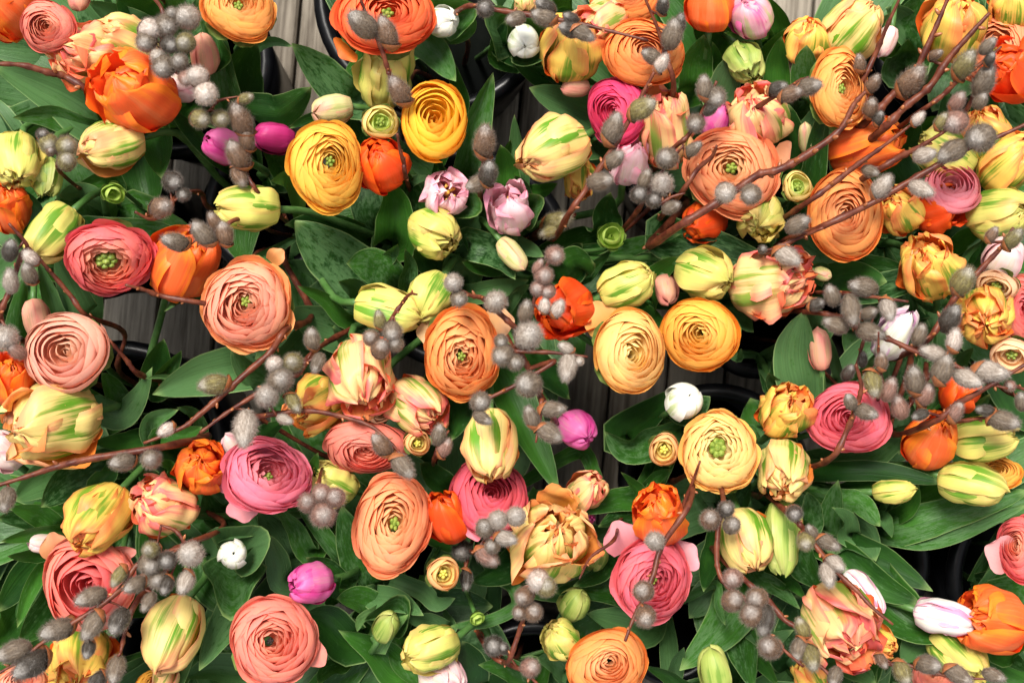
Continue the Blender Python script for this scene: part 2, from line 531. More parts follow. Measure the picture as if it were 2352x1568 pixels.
for (cx, cy, cr, lab) in BUCKETS:
    c = pt(cx, cy, RIM_Z)
    R = cr * KPX * (HC - RIM_Z) * 0.97
    b = thing('flower_bucket', lab, 'bucket', (c[0], c[1], 0.0), 'black flower buckets')
    rb = R * 0.80
    w = 0.003
    prof = [(0.001, 0.001), (rb, 0.001), (R - 0.006, RIM_Z - 0.012), (R - 0.006 - w, RIM_Z - 0.012), (rb - w, 0.005), (0.001, 0.005)]
    V, F = lathe_soup(prof)
    link('bucket_wall', soup_mesh('bucket_wall', V, F, M['plastic']), b)
    k = 0.009
    prof = [(R - 0.009 + k * math.cos(t), RIM_Z - 0.008 + k * math.sin(t)) for t in np.linspace(0, 2 * math.pi, 13)]
    V, F = lathe_soup(prof)
    link('rim', soup_mesh('rim', V, F, M['plastic']), b)
    zw = 0.10
    rw = rb + (R - rb) * zw / RIM_Z - 0.004
    V, F = lathe_soup([(0.001, zw), (rw, zw)])
    link('water', soup_mesh('water', V, F, M['water']), b)
    BK.append((c[0], c[1], R, rb))

def bucket_for(p):
    best = min(BK, key=lambda q: math.hypot(q[0] - p[0], q[1] - p[1]) - 0.5 * q[2])
    return best

STEMS = []     # (thing, path, base location, kind)
def stem_path(origin, axis, rng, n=14):
    """from the flower's base, back along its axis, then down into the nearest bucket"""
    b = bucket_for(origin - axis * 0.09)
    c = np.array([b[0], b[1]])
    d = origin[:2] - c
    L = np.linalg.norm(d)
    lim = b[2] * 0.80
    rim = c + d * min(1.0, lim / max(L, 1e-6)) * 0.85
    foot = c + (rim - c) * 0.45 + rng.uniform(-0.2, 0.2, 2) * b[3]
    back = origin - axis * 0.032
    back[2] -= 0.03
    p0 = origin
    pr = np.array([rim[0], rim[1], RIM_Z + 0.025])
    if back[2] < pr[2] + 0.03:
        back[2] = pr[2] + 0.03
    pf = np.array([foot[0], foot[1], 0.008])
    return catmull([p0, back, pr, (pr + pf) / 2 + np.array([0, 0, 0.0]), pf], n)

def add_stem(parent, path, r0, base, mat='stem', name='stem'):
    rad = np.linspace(r0, r0 * 1.15, len(path))
    V, F = tube_soup(path - base, rad, 7)
    return link(name, soup_mesh(name, V, F, M[mat]), parent)

# ------------------------------------------------------------------ ranunculus
RSTYLE = {   # rings, eye radius, rim radius of last ring, curl limit, height, edge drop, ruffle, petals in/out
    'open':  dict(n=17, e0=0.14, rm=0.93, curl=0.84, H=0.74, drop=0.50, ruf=0.020, pi=5, po=6),
    'wide':  dict(n=15, e0=0.25, rm=0.95, curl=0.78, H=0.68, drop=0.48, ruf=0.024, pi=7, po=7),
    'ball':  dict(n=16, e0=0.07, rm=0.84, curl=0.90, H=0.80, drop=0.42, ruf=0.018, pi=4, po=5),
    'cup':   dict(n=9,  e0=0.06, rm=0.78, curl=1.00, H=0.95, drop=0.16, ruf=0.030, pi=4, po=4),
    'loose': dict(n=16, e0=0.12, rm=0.95, curl=0.82, H=0.74, drop=0.52, ruf=0.040, pi=5, po=5),
    'bud':   dict(n=4,  e0=0.30, rm=0.74, curl=1.00, H=1.15, drop=0.35, ruf=0.015, pi=4, po=4),
    'green': dict(n=3,  e0=0.03, rm=0.42, curl=1.00, H=1.30, drop=0.20, ruf=0.010, pi=4, po=5),
}
def ran_petals(style, rng):
    S = RSTYLE[style]
    n, NU, NV = S['n'], 13, 8
    u = np.linspace(-1, 1, NU)[None, :]
    v = np.linspace(0, 1, NV)[:, None]
    out = []
    th = rng.uniform(0, 6.28)
    for i in range(n):
        t = i / (n - 1)
        rho = S['e0'] + (S['rm'] - S['e0']) * t ** 0.98
        if t < 0.5:
            ze = S['H'] * (0.70 + 0.30 * math.sin(math.pi / 2 * t / 0.5))
        else:
            ze = S['H'] * (1 - S['drop'] * ((t - 0.5) / 0.5) ** 1.35)
        c = 1.0 - min(max((t - S['curl'] + 0.22) / 0.44, 0), 1)
        np_ = int(round(S['pi'] + (S['po'] - S['pi']) * t))
        if i == n - 1 and style in ('open', 'loose', 'wide'):
            np_ += 1
        half = math.pi / np_ * (1.55 if style != 'cup' else 1.75)
        th += math.pi / np_ + rng.uniform(-0.25, 0.25)
        for k in range(np_):
            a0 = th + 2 * math.pi * k / np_ + rng.uniform(-0.16, 0.16)
            hw = half * rng.uniform(0.85, 1.15)
            rr = rho * (1 + rng.uniform(-0.03, 0.03))
            zz = ze * (1 + rng.uniform(-0.035, 0.035))
            vmax = 1.0 - 0.30 * np.abs(u) ** 2.6 + rng.uniform(-0.03, 0.03)
            vv = v * vmax
            b0r, b0z = 0.10, 0.0
            cr = rr * (0.66 + 1.0 * c) + 0.05
            cz = zz * (0.42 + 0.25 * c)
            r = (1 - vv) ** 2 * b0r + 2 * vv * (1 - vv) * cr + vv ** 2 * rr
            z = 2 * vv * (1 - vv) * cz + vv ** 2 * zz
            ang = a0 + u * hw * (0.55 + 0.45 * np.sqrt(vv))
            spiral = 0.055 * rng.uniform(0.6, 1.4) * u * vv
            ph = rng.uniform(0, 6.28, 3)
            ruf = S['ruf'] * vv ** 2 * (np.sin(u * 3.1 + ph[0]) + 0.7 * np.sin(u * 6.7 + ph[1]) * np.abs(u) ** 0.5)
            r = r * (1 + spiral) + ruf
            z = z + S['ruf'] * 0.6 * vv ** 2 * np.sin(u * 4.3 + ph[2])
            out.append((np.stack([r * np.cos(ang), r * np.sin(ang), z * np.ones_like(r)], -1), t))
    mx = max(np.percentile(np.hypot(P[..., 0], P[..., 1]), 97) for P, _ in out)
    ec = rng.uniform(-0.11, 0.11, 2) * (0.4 if style in ('bud', 'green') else 1.0)
    a2, a3, p2, p3 = rng.uniform(0.01, 0.065), rng.uniform(0.01, 0.045), rng.uniform(0, 6.28), rng.uniform(0, 6.28)
    res = []
    for P, t in out:                                             # no bloom is a perfect disc: off-centre heart, squarish rings
        P = P / np.array([mx, mx, 1.0])
        th_, rh = np.arctan2(P[..., 1], P[..., 0]), np.hypot(P[..., 0], P[..., 1])
        f = 1 + a2 * np.cos(2 * th_ + p2) + a3 * np.cos(3 * th_ + p3 + 1.5 * t)
        k = (1 - np.clip(rh, 0, 1)) ** 1.5
        P = np.stack([P[..., 0] * f + ec[0] * k, P[..., 1] * f + ec[1] * k, P[..., 2]], -1)
        res.append((P, t))
    return res, S, ec

def bumpy_dome(rad, zc, rng, nk):
    """cluster of little knobs: the green eye"""
    V, F = [], []
    pts_ = [(0, 0)] + [(0.62 * rad * math.cos(6.28 * k / nk), 0.62 * rad * math.sin(6.28 * k / nk)) for k in range(nk)]
    for (x, y) in pts_:
        kr = rad * (0.48 if (x, y) == (0, 0) else 0.40) * rng.uniform(0.85, 1.15)
        b = len(V)
        for j in range(4):
            ph = j / 3 * 1.9
            for k in range(7):
                a = 6.283 * k / 7
                V.append((x + kr * math.sin(ph) * math.cos(a), y + kr * math.sin(ph) * math.sin(a), zc + kr * 1.2 * math.cos(ph) - 0.15 * math.hypot(x, y)))
        for j in range(3):
            for k in range(7):
                k2 = (k + 1) % 7
                F.append((b + j * 7 + k, b + (j + 1) * 7 + k, b + (j + 1) * 7 + k2, b + j * 7 + k2))
    return V, F

def build_ranunculus(idx, tile, uu, vv_, wpx, hpx, ang, tilt, style, pal, dz, label):
    rng = np.random.default_rng(1000 + idx)
    z = 0.44 + dz / 100.0
    px, py = full(tile, uu, vv_)
    p = pt(px, py, z)
    s = KPX * (HC - z) / 3.0
    a = axis_from(p, ang, tilt)
    r, up, w = view_frame(p)
    x = nrm(r - np.dot(r, a) * a)
    y = np.cross(a, x)
    ct = math.cos(math.radians(tilt))
    ex = 1.0 / (1 - (1 - ct) * 0.6 * abs(math.cos(math.radians(ang))))
    ey = 1.0 / (1 - (1 - ct) * 0.6 * abs(math.sin(math.radians(ang))))
    sx, sy = wpx / 2 * s * ex, hpx / 2 * s * ey
    sz = (sx + sy) / 2
    petals, S, ec = ran_petals(style, rng)
    origin = p - a * 0.5 * S['H'] * sz
    path = stem_path(origin, a, rng)
    base = path[-1]
    spin = rng.uniform(0, 6.28) if abs(wpx - hpx) < 60 else 0
    small = style in ('bud', 'green')
    t = thing('ranunculus_bud' if small else 'ranunculus', label, 'flower bud' if small else 'flower', base,
              'ranunculus buds' if small else 'ranunculus blooms')
    A = np.stack([x * sx, y * sy, a * sz], 0)
    cs, sn = math.cos(spin), math.sin(spin)
    Rz = np.array([[cs, sn, 0], [-sn, cs, 0], [0, 0, 1]])
    c0, c1, c2 = RP[pal]
    pname = 'petal'
    for P, tt in petals:
        W = (P @ Rz) @ A + origin - base
        if tt < 0.5:
            col = c0 + (c1 - c0) * (tt / 0.5)
        else:
            col = c1 + (c2 - c1) * ((tt - 0.5) / 0.5)
        link(pname, grid_mesh(pname, W, M['ran']), t, col * rng.uniform(0.93, 1.05))
    if style in ('open', 'wide', 'loose', 'bud'):
        kind = 'eye'
        if pal == 'salmonpink': kind = 'eyed'
        if style == 'bud' and pal == 'peachbud': kind = 'eyey'
        er = S['e0'] * (0.95 if kind != 'eyed' else 0.55)
        V, F = bumpy_dome(er, S['H'] * (0.58 if kind != 'eyed' else 0.50), rng, 7 if style == 'wide' else 5)
        V = np.array(V) + np.array([ec[0] * 0.8, ec[1] * 0.8, 0.0])
        Vw = (V @ Rz) @ A + origin - base
        link('eye', soup_mesh('eye', Vw, F, M[kind]), t)
    if small or rng.random() < 0.4:
        for k in range(5):                                     # sepals hugging the underside
            a0 = 2 * math.pi * k / 5 + rng.uniform(-0.2, 0.2)
            v = np.linspace(0, 1, 6)[:, None]; u = np.linspace(-1, 1, 5)[None, :]
            hw = 0.42 * np.sin(np.pi * np.clip(v * 0.9 + 0.1, 0, 1)) ** 0.7
            rr = 0.15 + (0.95 if small else 0.80) * np.sin(v * 1.5) + 0.03 * u ** 2
            zz = (0.55 if small else 0.25) * v ** 1.6 * S['H'] - 0.04
            an = a0 + u * hw / np.maximum(rr, 0.3)
            P = np.stack([rr * np.cos(an), rr * np.sin(an), zz + 0 * u], -1)
            link('sepal', grid_mesh('sepal', P @ A + origin - base, M['sepal']), t)
    add_stem(t, path, 0.0030 if not small else 0.0022, base)
    STEMS.append((t, path, base, 'r'))
    return t

def guard_petal(idx, tile, u0, v0, u1, v1, wpx, hexc, zb, zt):
    """a loose outer petal standing away from the bloom"""
    t, path, base, kind = STEMS[idx]
    rng = np.random.default_rng(800 + idx)
    a, b = pt(*full(tile, u0, v0), zb), pt(*full(tile, u1, v1), zt)
    c = (a + b) / 2 + np.array([0, 0, 0.004])
    w = wpx / 3.0 * KPX * (HC - zt) / 2
    path3 = catmull([a, c, b], 12)
    P = np.zeros((12, 13, 3))
    u = np.linspace(-1, 1, 13)
    d = nrm(b - a)
    for i in range(12):
        v = i / 11
        sd = nrm(np.cross(d, nrm(CAMP - path3[i])))
        wv = w * np.interp(v, [0, 0.3, 0.6, 0.85, 1.0], [0.7, 0.95, 1.0, 0.80, 0.45])
        bend = -0.30 * w * v * np.abs(u) ** 2.2
        P[i] = path3[i] + np.outer(u * wv, sd) + np.outer(bend, d) + np.outer(0.22 * w * np.abs(u) ** 2 + 0.05 * w * np.sin(5 * u + idx) * v, [0, 0, 1.0])
    link('petal', grid_mesh('petal', P - base, M['ran']), t, hexlin(hexc) * 0.95)

# ------------------------------------------------------------------ tulips
TV = [0, 0.12, 0.35, 0.6, 0.8, 0.93, 1.0]
def tulip_petal(L, W, layer, a0, opn, cr, rng, inner=False, NU=13, NV=15, lift=0.0, tipr=0.10, curl=0.0):
    u = np.linspace(-1, 1, NU)[None, :]
    v = np.linspace(0, 1, NV)[:, None]
    closed = np.interp(v, TV, [0.16, 0.68, 1.0, 1.0, 0.83, 0.55, tipr if not inner else 0.03])
    opened = np.interp(v, TV, [0.16, 0.64, 1.0, 1.14, 1.14, 1.10, 1.06])
    r = (W / 2) * (closed + (opened - closed) * opn)
    r = r * (1 - (0.11 if not inner else 0.13) * layer) * rng.uniform(0.97, 1.03)
    b = (W / 2) * np.interp(v, TV, [0.25, 0.84, 1.12, 1.13, 0.95, 0.64, 0.14]) * (0.85 if inner else 1.0)
    phi = b / np.maximum(r, 0.40 * W / 2)
    phi = np.minimum(phi, 1.35)
    ang = a0 + u * phi
    Lp = L * (1 - 0.04 * layer) * rng.uniform(0.93, 1.05)
    zprof = np.interp(v, [0, 0.1, 0.3, 0.6, 0.85, 1.0], [0, 0.05, 0.25, 0.60, 0.88, 1.0])
    z = Lp * zprof - 0.07 * L * (u ** 2) * v
    ph = rng.uniform(0, 6.28, 4)
    k = cr * W
    au = np.abs(u)
    r = r + k * (0.075 * au ** 1.5 * np.sin(7 * v + ph[0] + 2 * u) + 0.045 * au ** 2 * np.sin(19 * v + ph[1]) * v
                 - 0.045 * np.exp(-(u / 0.2) ** 2) * np.sin(np.pi * v) + 0.035 * np.sin(4.3 * u + ph[2]) * v
                 + 0.016 * np.sin(9.5 * u + ph[3]) * np.sin(np.pi * v))
    z = z + k * (0.06 * np.sin(7 * u + ph[3]) + 0.035 * np.sin(17 * u + ph[1])) * v ** 5
    r = r + curl * W * np.clip((v - 0.72) / 0.28, 0, 1) ** 2
    r = r + lift * W * au ** 3 * np.sin(np.pi * np.clip(v * 0.9, 0, 1))
    r = r + 0.055 * W * u * np.sin(np.pi * v)               # one margin over, the other under its neighbour
    return np.stack([r * np.cos(ang), r * np.sin(ang), z + 0 * u], -1)

def build_tulip(idx, tile, uu, vv_, ang, tilt, Lpx, Wpx, opn, pal, style, dz, label):
    rng = np.random.default_rng(3000 + idx)
    z = 0.43 + dz / 100.0
    px, py = full(tile, uu, vv_)
    p = pt(px, py, z)
    s = KPX * (HC - z) / 3.0
    L, W = Lpx * s, Wpx * s
    a = axis_from(p, ang, tilt)
    origin = p - a * L * 0.5
    r, up, w = view_frame(p)
    x = nrm(up - np.dot(up, a) * a) if abs(np.dot(up, a)) < 0.9 else nrm(r - np.dot(r, a) * a)
    y = np.cross(a, x)
    path = stem_path(origin + a * 0.04 * L, a, rng)
    base = path[-1]
    bud = style == 'b'
    t = thing('tulip_bud' if bud else 'tulip', label, 'tulip bud' if bud else 'tulip', base, 'tulip buds' if bud else 'tulips')
    A = np.stack([x, y, a], 0)
    spin = rng.uniform(0, 6.28)
    cr = {'p': 0.55 + 1.7 * opn, 'd': 0.35 + 0.8 * opn, 's': 0.22, 'b': 0.15, 'f': 0.9}[style]
    layers = {'p': 4, 'd': 4, 's': 2, 'b': 2, 'f': 3}[style]
    for ly in range(layers):
        for k in range(3):
            a0 = spin + 2 * math.pi * k / 3 + ly * math.pi / 3 + rng.uniform(-0.15, 0.15)
            o = opn * (1 - 0.24 * ly)
            if style in 'pd' and ly == 0:
                o = min(1.0, max(0.0, opn + rng.uniform(-0.10, 0.45) * (0.25 + opn)))
            P = tulip_petal(L, W, ly, a0, o, cr * (1 + 0.2 * ly), rng, inner=ly >= 2, lift=rng.uniform(-0.02, 0.03 + 0.2 * opn) if style in 'pd' else 0.01, tipr=0.02 if bud else 0.10, curl=rng.uniform(-0.05, 0.30) * min(1.0, opn * 3) if style in 'pdf' and ly < 2 else 0.0,
                            NU=15 if Wpx > 180 else 9, NV=17 if Wpx > 180 else 10)
            link('petal', grid_mesh('petal', P @ A + origin - base, TP[pal]), t)
    if opn >= 0.25 and style == 'f':
        V, F = [], []
        for k in range(7):                                       # stamens and pistil
            q = 2 * math.pi * k / 6
            rr = 0 if k == 6 else 0.14 * W
            pth = np.array([[rr * .4 * math.cos(q), rr * .4 * math.sin(q), 0.08 * L], [rr * math.cos(q), rr * math.sin(q), 0.45 * L],
                            [rr * 1.3 * math.cos(q), rr * 1.3 * math.sin(q), 0.72 * L]])
            v2, f2 = tube_soup(pth, [0.02 * W, 0.025 * W, 0.05 * W if k < 6 else 0.07 * W], 5)
            o_ = len(V); V += v2; F += [tuple(i + o_ for i in f) for f in f2]
        link('stamen', soup_mesh('stamen', np.array(V) @ A + origin - base, F, M['stamen']), t)
    add_stem(t, path, 0.0036 if not bud else 0.0030, base)
    STEMS.append((t, path, base, 't'))
    return t

# ------------------------------------------------------------------ leaves
LV = [0, 0.12, 0.32, 0.55, 0.75, 0.9, 0.97, 1.0]
LW = [0.35, 0.62, 0.95, 1.0, 0.80, 0.45, 0.18, 0.02]
def leaf_grid(path3, width, rng, cup=0.22, roll=0.0, wave=0.05, NU=9, NV=19):
    path = catmull(path3, NV)
    T = np.gradient(path, axis=0)
    T /= np.linalg.norm(T, axis=1)[:, None]
    u = np.linspace(-1, 1, NU)
    P = np.zeros((NV, NU, 3))
    ph = rng.uniform(0, 6.28, 2)
    wv = np.interp(np.linspace(0, 1, NV), LV, LW) * width / 2
    for i in range(NV):
        w = nrm(CAMP - path[i])
        sd = nrm(np.cross(T[i], w) + 1e-6)
        nm = np.cross(sd, T[i])
        rl = roll * (0.4 + 0.6 * i / NV)
        s2 = math.cos(rl) * sd + math.sin(rl) * nm
        n2 = np.cross(s2, T[i])
        v = i / (NV - 1)
        ph_u = u * (1 + 0.12 * math.sin(5 * v + ph[0]))
        off = cup * wv[i] * (np.abs(u) ** 1.25 * 1.7 - 0.35) * (1.15 - 0.5 * v)
        off = off + wave * width * np.abs(u) ** 2 * np.sin(7.5 * v + ph[1] + 1.3 * np.sign(u))
        P[i] = path[i] + np.outer(ph_u * wv[i], s2) + np.outer(off, n2)
    return P

def add_leaf(owner, pts3, width, rng, mat='leaf', **kw):
    t, path, base, kind = owner
    P = leaf_grid(pts3, width, rng, **kw)
    mark(P)
    return link('leaf', grid_mesh('leaf', P - base, M[mat]), t)

def stem_at(path, z):
    zs = path[:, 2]
    i = int(np.argmin(np.abs(zs - z)))
    return path[i]

def traced_leaf(i, tile, wpx, dz, pts_px, mat='leaf', owner=None):
    rng = np.random.default_rng(5000 + i)
    zt = 0.405 + dz / 100.0
    n = len(pts_px)
    zs = np.linspace(zt - 0.055, zt, n)
    pts3 = [pt(*full(tile, *q), zz) for q, zz in zip(pts_px, zs)]
    b = pts3[0]
    best = min((s for s in STEMS if s[3] == 't'), key=lambda s: np.linalg.norm(stem_at(s[1], b[2] - 0.05)[:2] - b[:2]))
    st = stem_at(best[1], b[2] - 0.09)
    mid = (st + b) / 2; mid[2] = min(mid[2], b[2] - 0.03)
    width = 1.30 * wpx / 3.0 * KPX * (HC - zt)
    add_leaf(best, [st, mid] + pts3 if np.linalg.norm(st[:2] - b[:2]) > 0.04 else [st] + pts3, width, rng, mat,
             cup=rng.choice([0.35, 0.55, 0.25, -0.25], p=[.35, .3, .2, .15]), roll=rng.uniform(-0.5, 0.5), wave=rng.uniform(0.01, 0.05), NV=23)

def leaf_cup(label_part, Rpx, ang, wrap=2.3, zlow=-0.055, ztop=0.012, tip=0.55, shift=(0, 0)):
    """a leaf rolled round a bud like a funnel"""
    own = next(s for s in STEMS if label_part in s[0]['label'])
    ln = next(l for l in rows(TUL) if label_part in l)
    q = ln.split()
    z = 0.43 + float(q[10]) / 100.0
    px, py = full(q[0], float(q[1]) + shift[0], float(q[2]) + shift[1])
    p = pt(px, py, z)
    r, up, w = view_frame(p)
    R = Rpx / 3.0 * KPX * (HC - z)
    v = np.linspace(0, 1, 13)[:, None]; u = np.linspace(-1, 1, 19)[None, :]
    th = math.radians(ang) + u * wrap * (1 - 0.18 * v)
    rr = R * (0.30 + 0.70 * v ** 0.8) * (1 + 0.05 * np.sin(4 * u + ang)) + tip * R * v ** 2 * np.exp(-(u / 0.30) ** 2) + 0.10 * R * np.sign(u) * np.abs(u) ** 3 * v
    zz = zlow + (ztop - zlow) * v * (1 - 0.38 * u ** 2) + 0.10 * R * np.sin(5 * u) * v ** 2
    P = p + (rr * np.cos(th))[..., None] * r + (rr * np.sin(th))[..., None] * up + zz[..., None] * w
    mark(P)
    link('leaf', grid_mesh('leaf', P - own[2], M['leaf']), own[0])

# places where deck boards or black bucket mouths show: no filler leaves across them
KEEP = [(585, 0, 725, 250), (205, 660, 530, 850), (1090, 250, 1230, 335), (1740, 0, 1850, 90), (985, 60, 1190, 275), (1260, 395, 1400, 560),
        (1610, 715, 1800, 900), (1330, 900, 1450, 1120), (1990, 1225, 2260, 1350), (1440, 1400, 1560, 1560), (250, 800, 420, 940),
        (400, 365, 480, 440), (2000, 60, 2110, 260), (880, 790, 950, 880), (1090, 640, 1140, 700), (610, 490, 700, 560), (1140, 100, 1180, 260),
        (440, 900, 560, 990), (2020, 280, 2080, 330), (1350, 460, 1500, 545), (300, 1440, 345, 1568), (1180, 1420, 1250, 1480), (480, 370, 560, 440)]
def blocked(p):
    x, y = topx(p)
    return any(x0 - 12 <= x <= x1 + 12 and y0 - 12 <= y <= y1 + 12 for x0, y0, x1, y1 in KEEP)

CM = 10                                                     # margin cells round the picture
COVER = np.zeros((98 + 2 * CM, 147 + 2 * CM), bool)
def mark(P):
    for q in P.reshape(-1, 3):
        x, y = topx(q)
        i, j = int(y // 16) + CM, int(x // 16) + CM
        if 0 <= i < COVER.shape[0] and 0 <= j < COVER.shape[1]:
            COVER[i, j] = True
def mark_disc(tile, u, v, r):
    cx, cy = full(tile, u, v)
    yy, xx = (np.mgrid[0:COVER.shape[0], 0:COVER.shape[1]] - CM) * 16 + 8
    COVER[(xx - cx) ** 2 + (yy - cy) ** 2 < (r / 3.0) ** 2] = True

def filler_leaves():
    rng = np.random.default_rng(99)
    tul = [s for s in STEMS if s[3] == 't']
    roots = np.array([stem_at(s[1], 0.29) for s in tul])
    # leaves reaching over whatever is still bare, as the real bunches do
    for zlo, zhi, passes in ((0.290, 0.330, 1), (0.275, 0.29, 1)):
        if passes and zlo < 0.28:
            COVER[:] = rng.random(COVER.shape) < 0.55          # a second, deeper storey at random places
        cells = [(i, j) for i in range(COVER.shape[0]) for j in range(COVER.shape[1])]
        rng.shuffle(cells)
        made = 0
        for i, j in cells:
            if COVER[i, j] or made > (320 if zlo > 0.28 else 60) or rng.random() < 0.40:
                continue
            x, y = (j - CM) * 16 + 8, (i - CM) * 16 + 8
            zt = rng.uniform(zlo, zhi)
            tgt = pt(x, y, zt)
            if blocked(tgt):
                continue
            dist = np.linalg.norm(roots[:, :2] - tgt[:2], axis=1)
            order = [k for k in np.argsort(dist) if dist[k] > 0.035][:5]
            rng.shuffle(order)
            for k in order:
                own = tul[k]
                st = stem_at(own[1], rng.uniform(0.24, 0.29))
                d = tgt - st; d[2] = 0
                if np.linalg.norm(d) > (0.17 if CM <= i < 98 + CM and CM <= j < 147 + CM else 0.24):
                    continue
                tip = tgt + nrm(d) * rng.uniform(0.02, 0.05); tip[2] = zt
                mid = st + d * 0.5 + rng.normal(0, 0.006, 3); mid[2] = (st[2] + zt) / 2 + 0.02
                if any(blocked(q) for q in (mid, tip, (mid + tip) / 2, (mid + st) / 2)):
                    continue
                kw = dict(cup=rng.uniform(-0.15, 0.5), roll=rng.uniform(-0.55, 0.55), wave=rng.uniform(0.01, 0.05), NU=9, NV=15)
                wd = rng.uniform(0.034, 0.056)
                if any(blocked(q) for q in leaf_grid([st, mid, tgt, tip], wd, np.random.default_rng(1), **kw)[2::2, ::4].reshape(-1, 3)):
                    continue
                add_leaf(own, [st, mid, tgt, tip], wd, rng, 'leaf', **kw)
                made += 1
                break

# ------------------------------------------------------------------ pussy willow
def make_catkin_mesh(seed, ratio):
    rng = np.random.default_rng(seed)
    V, F, mi = [], [], []
    nr, ns = 11, 14
    for j in range(nr + 1):
        t = j / nr
        rad = ratio / 2 * (math.sin(math.pi * min(max(t, 0.0), 1.0)) ** 0.62) * (1.06 - 0.22 * t)
        zz = t - 0.5
        for k in range(ns):
            a = 2 * math.pi * k / ns
            q = 1 + 0.05 * math.sin(3 * a + seed) * math.sin(5 * t) + rng.uniform(-0.025, 0.025)
            V.append((rad * q * math.cos(a), rad * q * math.sin(a), zz))
    for j in range(nr):
        for k in range(ns):
            k2 = (k + 1) % ns
            F.append((j * ns + k, j * ns + k2, (j + 1) * ns + k2, (j + 1) * ns + k)); mi.append(0)
    for _ in range(1900):                                            # silky hairs
        t = rng.uniform(0.03, 0.99); a = rng.uniform(0, 6.283)
        rad = ratio / 2 * (math.sin(math.pi * t) ** 0.62) * (1.06 - 0.22 * t) * 0.98
        p = np.array([rad * math.cos(a), rad * math.sin(a), t - 0.5])
        nrmv = np.array([math.cos(a), math.sin(a), 1.6 * (t - 0.55)])
        d = nrm(nrm(nrmv) + np.array([0, 0, 0.75]) + rng.normal(0, 0.25, 3))
        ln = rng.uniform(0.06, 0.16)
        sd = nrm(np.cross(d, rng.normal(0, 1, 3))) * 0.0026
        b = len(V)
        V += [tuple(p - sd), tuple(p + sd), tuple(p + d * ln)]
        F.append((b, b + 1, b + 2)); mi.append(1)
    return soup_mesh('catkin', V, F, None, True, [M['catkin'], M['hair']], mi)

def make_scale_mesh():
    V, F = [], []
    ns, nr = 10, 5
    for j in range(nr + 1):
        t = j / nr
        r = 0.30 * math.sin(0.25 + 1.3 * t)
        for k in range(ns):
            a = 2 * math.pi * k / ns
            V.append((r * math.cos(a), r * math.sin(a), -0.53 + t * (0.24 + 0.13 * math.cos(a))))
    for j in range(nr):
        for k in range(ns):
            k2 = (k + 1) % ns
            F.append((j * ns + k, j * ns + k2, (j + 1) * ns + k2, (j + 1) * ns + k))
    F.append(tuple(range(ns))[::-1])
    return soup_mesh('bud_scale', V, F, M['scale'])
CATK = [make_catkin_mesh(i, 0.60 + 0.05 * (i % 3)) for i in range(5)]
SCALE = make_scale_mesh()
CCOL = {'g': hexlin('746656'), 's': hexlin('ACA094'), 'p': hexlin('946E60'), 'n': hexlin('807646'), 'd': hexlin('40382F'), 'w': hexlin('CABBB0'), 'b': hexlin('785C46')}

